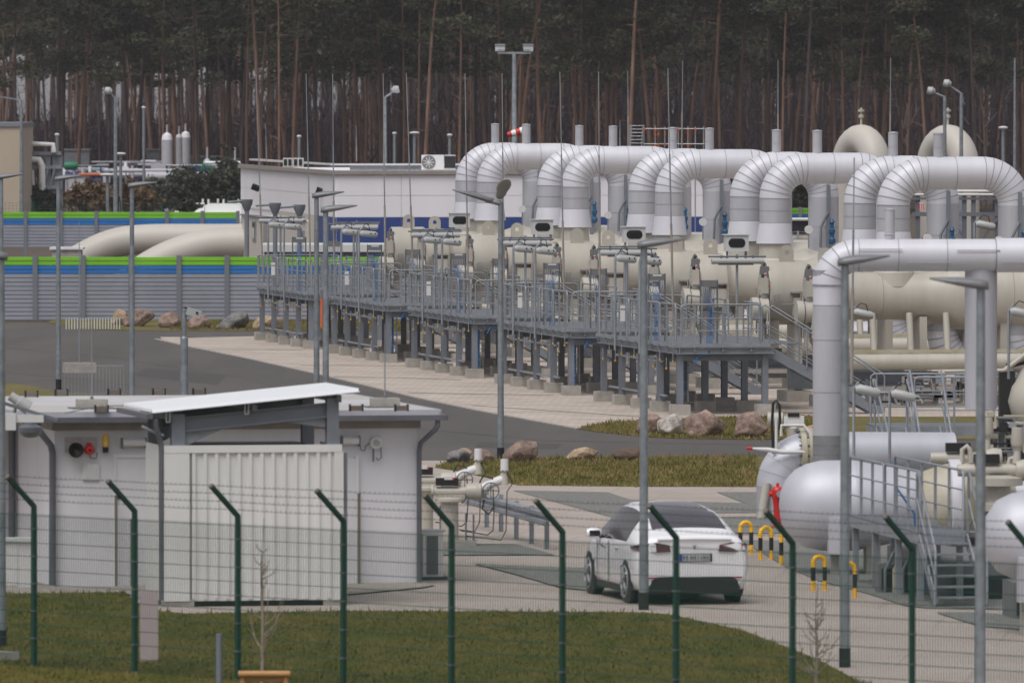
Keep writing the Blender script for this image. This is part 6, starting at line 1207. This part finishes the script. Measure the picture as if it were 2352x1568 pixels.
# ================================================================ WHITE CAR
def car():
    s_ = 139.4; p = g(1452, 1384); HD = math.radians(11.5); t = thing('parked_car', 'white hatchback car seen from behind, driving lane beside the hoop bollards', 'car', (0, 0, 0), HD)
    off = Matrix.Rotation(HD, 3, 'Z') @ Vector((-.84, .93, 0)); t.location = (p.x-off.x, p.y-off.y, 0)
    # stations: y, low(w,z0), mid(w,z), shoulder(w,z), rail(w,z), top2(w,z), top z
    ST = [(0.00, .74, .30, .84, .60, .76, .93, .70, 1.03, .48, 1.06, 1.075), (.05, .80, .26, .90, .60, .84, .95, .74, 1.09, .50, 1.125, 1.14), (.16, .86, .22, .935, .62, .89, .97, .74, 1.13, .52, 1.165, 1.18), (.32, .89, .20, .95, .64, .915, .985, .715, 1.175, .55, 1.215, 1.235),
          (.60, .90, .19, .955, .64, .93, 1.0, .68, 1.29, .53, 1.335, 1.355), (1.0, .90, .18, .95, .62, .935, 1.01, .645, 1.42, .50, 1.475, 1.50), (1.5, .90, .18, .94, .60, .93, 1.01, .62, 1.50, .46, 1.56, 1.585), (2.1, .90, .18, .94, .60, .925, 1.0, .62, 1.53, .45, 1.60, 1.62),
          (2.7, .90, .18, .94, .60, .925, .99, .62, 1.51, .46, 1.585, 1.605), (3.2, .90, .18, .945, .60, .925, .98, .645, 1.38, .50, 1.46, 1.49), (3.65, .90, .18, .95, .60, .92, .96, .70, 1.15, .55, 1.22, 1.25), (3.95, .89, .19, .95, .60, .90, .92, .74, 1.01, .55, 1.05, 1.06),
          (4.35, .86, .22, .92, .58, .84, .82, .70, .88, .50, .90, .91), (4.6, .76, .26, .84, .55, .74, .72, .62, .76, .45, .78, .785), (4.75, .6, .32, .68, .52, .60, .62, .5, .65, .35, .67, .675)]
    def cr(a, b_, c, d_, u): return tuple(.5*((2*b_[i])+(c[i]-a[i])*u+(2*a[i]-5*b_[i]+4*c[i]-d_[i])*u*u+(3*b_[i]-a[i]-3*c[i]+d_[i])*u**3) for i in range(len(b_)))
    st = []
    for i in range(len(ST)-1):
        for k in range(4): st.append(cr(ST[max(0, i-1)], ST[i], ST[i+1], ST[min(len(ST)-1, i+2)], k/4))
    st.append(ST[-1])
    def prof(a):
        y, wl, zl, wm, zm, ws, zs, wr, zr, w2, z2, zt = a; m = lambda u, p_, q_: p_+(q_-p_)*u
        pts = [(0, zl-.0), (wl*.8, zl), (wl, zl+.05), (m(.55, wl, wm)+.012, m(.45, zl, zm)), (wm, zm), (m(.45, wm, ws)+.012, m(.5, zm, zs)), (ws+.004, zs-.035), (ws-.012, zs), (m(.5, ws, wr)+.012, m(.5, zs, zr)), (wr, zr), (m(.55, wr, w2)+.01, m(.62, zr, z2)), (w2, z2), (w2*.5, zt-.006), (0, zt)]
        return [(x, y, z) for x, z in pts]
    P = [prof(a) for a in st]; n = len(P[0]); grp = {'body': [], 'side_window': [], 'rear_window': [], 'windscreen': []}
    for sx in (1, -1):
        for i in range(len(P)-1):
            ym = (P[i][0][1]+P[i+1][0][1])/2
            for j in range(n-1):
                f_ = [P[i][j], P[i+1][j], P[i+1][j+1], P[i][j+1]]; f_ = [(x*sx, y, z) for x, y, z in f_]
                if sx < 0: f_ = f_[::-1]
                k = 'body'
                if j in (7, 8) and 1.02 < ym < 3.62 : k = 'side_window'
                elif j >= 11 and .36 < ym < 2.05: k = 'rear_window'
                elif j == 10 and .40 < ym < 1.15: k = 'rear_window'
                elif j >= 10 and 2.85 < ym < 3.9: k = 'windscreen'
                if abs(ym-.93) < .39 and j in (1, 2, 3) and f_[0][2] < .62 or abs(ym-3.82) < .39 and j in (1, 2, 3): k = 'arch'
                grp.setdefault(k, []).append(f_)
        for i in (0, len(P)-1):
            c = [(x*sx, y, z) for x, y, z in P[i]]; c = c if (i == 0) == (sx > 0) else c[::-1]; grp['body'].append(c if i == 0 else c)
    for k, fl in grp.items():
        q = MB(); idx = {}
        for f_ in fl:
            ii = []
            for p_ in f_:
                kk = tuple(round(c, 5) for c in p_)
                if kk not in idx: idx[kk] = len(q.v); q.v.append(p_)
                if idx[kk] not in ii: ii.append(idx[kk])
            if len(ii) > 2: q.f.append(tuple(ii)); q.s.append(len(f_) == 4)
        if k == 'arch': q.build('wheel_arch', 'car_trim', t); continue
        o = q.build(k, {'body': 'car_paint', 'side_window': 'car_glass', 'rear_window': 'car_glass_rear', 'windscreen': 'car_glass'}[k], t)
    # wheels
    for sx in (-1, 1):
        for y in (.93, 3.82):
            w = thing('w', None, None) if False else None
            q = MB(); q.lathe([(.02, -.04), (.33, -.03), (.40, 0), (.40, .055), (.02, .06)], (sx*.935-(.06 if sx > 0 else 0), y, .36), 28, 'X'); q.build('arch_liner', 'car_trim', t)
            q = MB(); q.lathe([(.24, .11), (.30, .125), (.345, .10), (.36, .06), (.36, -.06), (.345, -.10), (.22, -.12)], (sx*.85, y, .36), 32, 'X'); ty = q.build('wheel', 'rubber', t)
            q = MB(); q.lathe([(.262, .02*sx), (.262, .118*sx), (.235, .118*sx), (.22, .08*sx), (.03, .10*sx), (.02, .115*sx), (.0, .115*sx)], (sx*.865, y, .36), 24, 'X'); q.build('rim', 'rim', ty)
            for a in range(5): q = MB(); an = a*1.2566; q.beam((sx*.978, y+math.cos(an)*.05, .36+math.sin(an)*.05), (sx*.982, y+math.cos(an)*.245, .36+math.sin(an)*.245), .055, .03); q.build('spoke', 'rim', ty)
    q = MB(); q.bb(-.98+.14, .98-.14, .3, 4.4, .17, .34); q.build('underbody', 'car_trim', t)
    for sx in (-1, 1): q = MB(); q.bb(sx*.905-.02, sx*.905+.02, 1.32, 3.43, .17, .27); q.build('sill', 'car_trim', t)
    # rear details
    for sx in (-1, 1):
        q = MB(); pts = [(.40, -.03, .885), (.42, -.03, .99), (.62, -.015, 1.03), (.80, .02, 1.02), (.94, .2, .985), (.975, .38, .955), (.968, .30, .91), (.87, .03, .88), (.64, -.03, .872)]
        q.prism([(sx*x, y, z) for x, y, z in (pts if sx < 0 else pts[::-1])], (0, .12, 0)); tl = q.build('tail_light', 'tail_dark', t); q = MB(); q.prism([(sx*x, y-.008, z) for x, y, z in [(.80, .015, .895), (.80, .015, 1.0), (.93, .19, .975), (.966, .35, .95), (.955, .28, .915)]], (0, .05, 0)); q.build('red_lens', 'tail_red', tl)
        q = MB(); q.bb(sx*.70-.10, sx*.70+.10, -.03, -.015, .445, .468); q.build('reflector', 'tail_red', t)
        q = MB(); q.tube([(sx*.90, 3.02, 1.0), (sx*1.0, 3.0, 1.03)], [.03, .04], 8); q.build('mirror_arm', 'car_trim', t); q = MB(); q.lathe([(.02, -.13), (.07, -.12), (.095, -.04), (.095, .05), (.06, .12), (.02, .13)], (sx*1.045, 3.02, 1.06), 14, 'X'); mr = q.build('mirror', 'car_paint', t); q = MB(); q.bb(sx*1.045-.09, sx*1.045+.09, 2.925, 2.932, 1.01, 1.11); q.build('mirror_glass', 'dark_glass', mr)
    q = MB(); q.prism([(-.76, -.02, .21), (.76, -.02, .21), (.76, -.03, .30), (.70, -.05, .43), (.60, -.055, .47), (-.60, -.055, .47), (-.70, -.05, .43), (-.76, -.03, .30)], (0, .14, 0)); q.build('diffuser', 'car_trim', t)
    q = MB(); q.tube([(-.62, -.01, 1.085), (0, -.03, 1.095), (.62, -.01, 1.085)], .022, 8); q.build('spoiler_lip', 'car_paint', t)
    q = MB(); q.prism([(-.30, -.012, .72), (.30, -.012, .72), (.30, -.012, .85), (-.30, -.012, .85)], (0, .02, 0)); q.build('plate_recess', 'car_trim', t); q = MB(); q.bb(-.26, .26, -.026, -.016, .73, .84); pl = q.build('number_plate', 'plate', t); q = MB(); q.bb(-.255, -.21, -.029, -.0265, .735, .835); q.build('blue_strip', 'plate_blue', pl)
    q = MB(); x = -.19
    for w, gp in ((.03, .012), (.03, .03), (.035, .012), (.03, .012), (.012, .03), (.03, .012), (.03, .012), (.03, .01)): q.bb(x, x+w*.35, -.0285, -.0262, .75, .82); q.bb(x+w*.35, x+w, -.0285, -.0262, .78, .79); q.bb(x+w*.8, x+w, -.0285, -.0262, .75, .815); x += w+gp+.012
    q.build('plate_characters', 'car_trim', pl)['kind'] = 'stuff'
    q = MB(); q.bb(-.035, .035, -.024, -.012, .975, .984); q.bb(-.006, .006, -.022, -.01, .925, .976); q.build('emblem', 'galv_dark', t)
    q = MB(); q.tube([(-.935, 2.75, .86), (-.945, 2.9, .865)], .012, 6); q.build('side_camera', 'black', t)
    for y in (2.28, 3.2): q = MB(); q.bb(-.955, -.945, y-.004, y+.004, .3, .97); q.build('door_gap', 'car_trim', t)
    for y in (1.55, 2.5): q = MB(); q.bb(-.958, -.948, y, y+.2, .845, .865); q.build('door_handle', 'galv_dark', t)
    q = MB(); q.bb(-.26, .22, .6, .9, .08, .2); q.build('rear_suspension', 'black', t)
    return t
car()

# ================================================================ FOREGROUND FENCE
def fx(i): return None
zt = 2.27; A = Vector(((77-1176)/(F/139.6), 139.6, 0)); Bq = Vector(((2096-1176)/(F/126.6), 126.6, 0)); d = Bq-A; step = d/8; L_ = step.length; fd = d.normalized(); fn = Vector((-abs(fd.y), -abs(fd.x), 0)); fn = Vector((fd.y, -fd.x, 0)); fn = fn if fn.x < 0 else -fn
t = thing('mesh_fence', 'dark green mesh fence with angled post tops and barbed wire across the foreground', 'fence', tuple(A), 0)
ang = math.atan2(fd.y, fd.x); pm = MB(); pm.bb(-.03, .03, -.03, .03, -.4, 2.39); arm = MB(); arm.beam((0, 0, 2.375), (fn.x*.50, fn.y*.50, 2.375+.44), .06, .06); capm = MB(); capm.beam((fn.x*.495, fn.y*.495, 2.375+.436), (fn.x*.515, fn.y*.515, 2.375+.453), .064, .064)
ids = list(range(-1, 10)); f0 = None
for i in ids:
    p = step*i
    if f0 is None: o = pm.build('post', 'fence_green', t); a_ = arm.build('outrigger', 'fence_green', o); a_.rotation_euler = (0, 0, -ang); c_ = capm.build('end_cap', 'brown_steel', o); c_.rotation_euler = (0, 0, -ang); f0 = (o, a_, c_)
    else: o = link('post', f0[0].data, t); a_ = link('outrigger', f0[1].data, o); a_.rotation_euler = (0, 0, -ang); c_ = link('end_cap', f0[2].data, o); c_.rotation_euler = (0, 0, -ang)
    o.location = p; o.rotation_euler = (0, 0, ang)
    if i == ids[0]: cl = MB(); cl.box((0, 0, 0), (.085, .085, .018)); cm = None
    for k in range(7):
        if cm is None: c2 = cl.build('clip', 'galv_dark', o); cm = c2.data
        else: c2 = link('clip', cm, o)
        c2.location = (0, 0, 2.05-k*.4)
w = MB(); nv = int(L_/.05); 
for i in range(nv): x = (i+.5)*L_/nv; w.bb(x-.003, x+.003, -.003, .003, -.3, zt)
for k in range(13): z = zt-.03-k*.2; w.bb(.02, L_-.02, -.011, -.004, z-.004, z+.004); w.bb(.02, L_-.02, .004, .011, z-.004, z+.004)
wp = None
for i in ids[:-1]:
    if wp is None: o = w.build('wire_panel', 'wire_green', t); wp = o.data
    else: o = link('wire_panel', wp, t)
    o.location = step*i; o.rotation_euler = (0, 0, ang)
r = random.Random(2)
for k in range(4):
    u = .14+k*.27; q = MB(); base = fn*(.5*u) + Vector((0, 0, 2.375+.44*u+.035)); pts = []
    for i in ids:
        pts.append(step*i+base)
        if i != ids[-1]: pts.append(step*(i+.5)+base-Vector((0, 0, .015)))
    q.tube(pts, .0035, 4, False); q.build('barbed_wire', 'barb', t); q = MB(); n = int((step*10).length/.10)
    for i in range(n): c = step*ids[0]+fd*(i*.10+r.uniform(-.01, .01))+base; q.beam(c+Vector((-.006, 0, -.014)), c+Vector((.008, .0, .014)), .004, .004); q.beam(c+Vector((.008, 0, -.012)), c+Vector((-.006, 0, .013)), .004, .004)
    o = q.build('barb', 'barb', t); o['kind'] = 'stuff'

# ================================================================ LAWN OBJECTS
def sapling(label, x, yb, yt, spread, seed, m='sapling_bark'):
    Y = Yg(yb); s = F/Y; p = v(x, yb, Y); t = thing('bare_sapling', label, 'sapling', (p.x, Y, 0)); hh = (yb-yt)/s; r = random.Random(seed); q = MB(); q.tube([(0, 0, 0), (.01, 0, hh*.45), (-.01, 0, hh*.7), (.03, 0, hh)], [.03, .022, .011, .004], 7); q.build('trunk', m, t)
    for i in range(22):
        z = hh*r.uniform(.2, .85); a = r.uniform(0, 6.28); l_ = spread*r.uniform(.4, 1)*(1.1-z/hh); q = MB(); up = r.uniform(.8, 1.7)*l_; dx, dy = math.cos(a)*l_, math.sin(a)*l_*.6
        q.tube([(0, 0, z), (dx*.55, dy*.55, z+up*.3), (dx*.85, dy*.85, z+up*.7), (dx, dy, z+up)], [.012, .008, .006, .003], 5); q.tube([(dx*.6, dy*.6, z+up*.35), (dx*1.1, dy*.6, z+up*.55)], [.005, .0025], 4); q.build('branch', m, t)
sapling('bare young tree with thin upright twigs behind the third fence post', 602, 1600, 1190, .55, 5)
sapling('second bare young tree near the lamp post at right', 1874, 1610, 1330, .5, 9)
Y = Yg(1600)-.4; p = v(607, 1545, Y); t = thing('tree_stake_frame', 'orange brown wooden frame around the young tree', 'tree stake', (p.x, Y, 0)); zt = p.z
q = MB(); q.tube([(-.36, 0, zt-.01), (.36, 0, zt-.01)], .045, 10); q.build('crossbar', 'wood', t); q = MB(); q.bb(-.33, .33, .06, .10, zt-.12, zt-.03); q.build('crossbar', 'wood', t)
for x in (-.3, .3): q = MB(); q.cyl((x, .04, 0), (x, .04, zt-.05), .04, 10); q.build('stake', 'wood', t)
Y = Yg(1524); a, c = v(321, 1524, Y), v(363, 1357, Y); t = thing('pink_marker_board', 'pale pink upright marker board on the lawn behind the second fence post', 'marker', (a.x, Y, 0)); w = c.x-a.x; q = MB(); q.prism([(0, 0, 0), (w*.4, 0, -.05), (w, 0, .06), (w, 0, c.z), (0, 0, c.z)], (0, .06, 0)); q.build('board', 'pink_board', t); q = MB(); q.bb(.02, w-.02, .06, .1, .0, c.z-.03); q.build('backing', 'soffit', t)
Y = Yg(1620); p = v(503, 1457, Y); t = thing('short_post', 'short round grey steel post on the lawn', 'post', (p.x, Y, 0)); q = MB(); q.cyl((0, 0, 0), (0, 0, p.z), .042, 14); q.build('tube', 'steel_grey', t); q = MB(); q.cyl((0, 0, p.z), (0, 0, p.z+.012), .045, 14); q.build('cap', 'galv', t)
p = g(10, 1520); t = thing('concrete_footing', 'small pale concrete footing block at the left edge of the lawn', 'footing', tuple(p)); q = MB(); q.bb(-.2, .22, -.15, .15, 0, .16); q.build('block', 'concrete', t)

t = thing('dark_filler', 'dark low block added to fill the shaded place behind the stair', 'filler block', (7.05, 158.6, 0), .1); q = MB(); q.bb(0, 2.6, 0, 6, 0, .62); q.build('plinth', 'box_grey', t); q = MB(); q.bb(.3, 2.4, -.3, 0, 0, .4); q.build('step', 'black', t)  # added dark block, deepens the darkness under the vessel and stair
# ================================================================ THIN AIR HAZE
q = MB(); q.bb(-420, 420, -25, 1250, -1.2, 29); o = q.build('haze', 'concrete'); o['kind'] = 'stuff'; hm = bpy.data.materials.new('haze'); hm.use_nodes = True; hn_ = hm.node_tree; hn_.nodes.clear()
pv = hn_.nodes.new('ShaderNodeVolumePrincipled'); pv.inputs['Color'].default_value = (.86, .87, .93, 1); pv.inputs['Density'].default_value = .00009; oo = hn_.nodes.new('ShaderNodeOutputMaterial'); hn_.links.new(pv.outputs[0], oo.inputs['Volume'])
o.data.materials.clear(); o.data.materials.append(hm)

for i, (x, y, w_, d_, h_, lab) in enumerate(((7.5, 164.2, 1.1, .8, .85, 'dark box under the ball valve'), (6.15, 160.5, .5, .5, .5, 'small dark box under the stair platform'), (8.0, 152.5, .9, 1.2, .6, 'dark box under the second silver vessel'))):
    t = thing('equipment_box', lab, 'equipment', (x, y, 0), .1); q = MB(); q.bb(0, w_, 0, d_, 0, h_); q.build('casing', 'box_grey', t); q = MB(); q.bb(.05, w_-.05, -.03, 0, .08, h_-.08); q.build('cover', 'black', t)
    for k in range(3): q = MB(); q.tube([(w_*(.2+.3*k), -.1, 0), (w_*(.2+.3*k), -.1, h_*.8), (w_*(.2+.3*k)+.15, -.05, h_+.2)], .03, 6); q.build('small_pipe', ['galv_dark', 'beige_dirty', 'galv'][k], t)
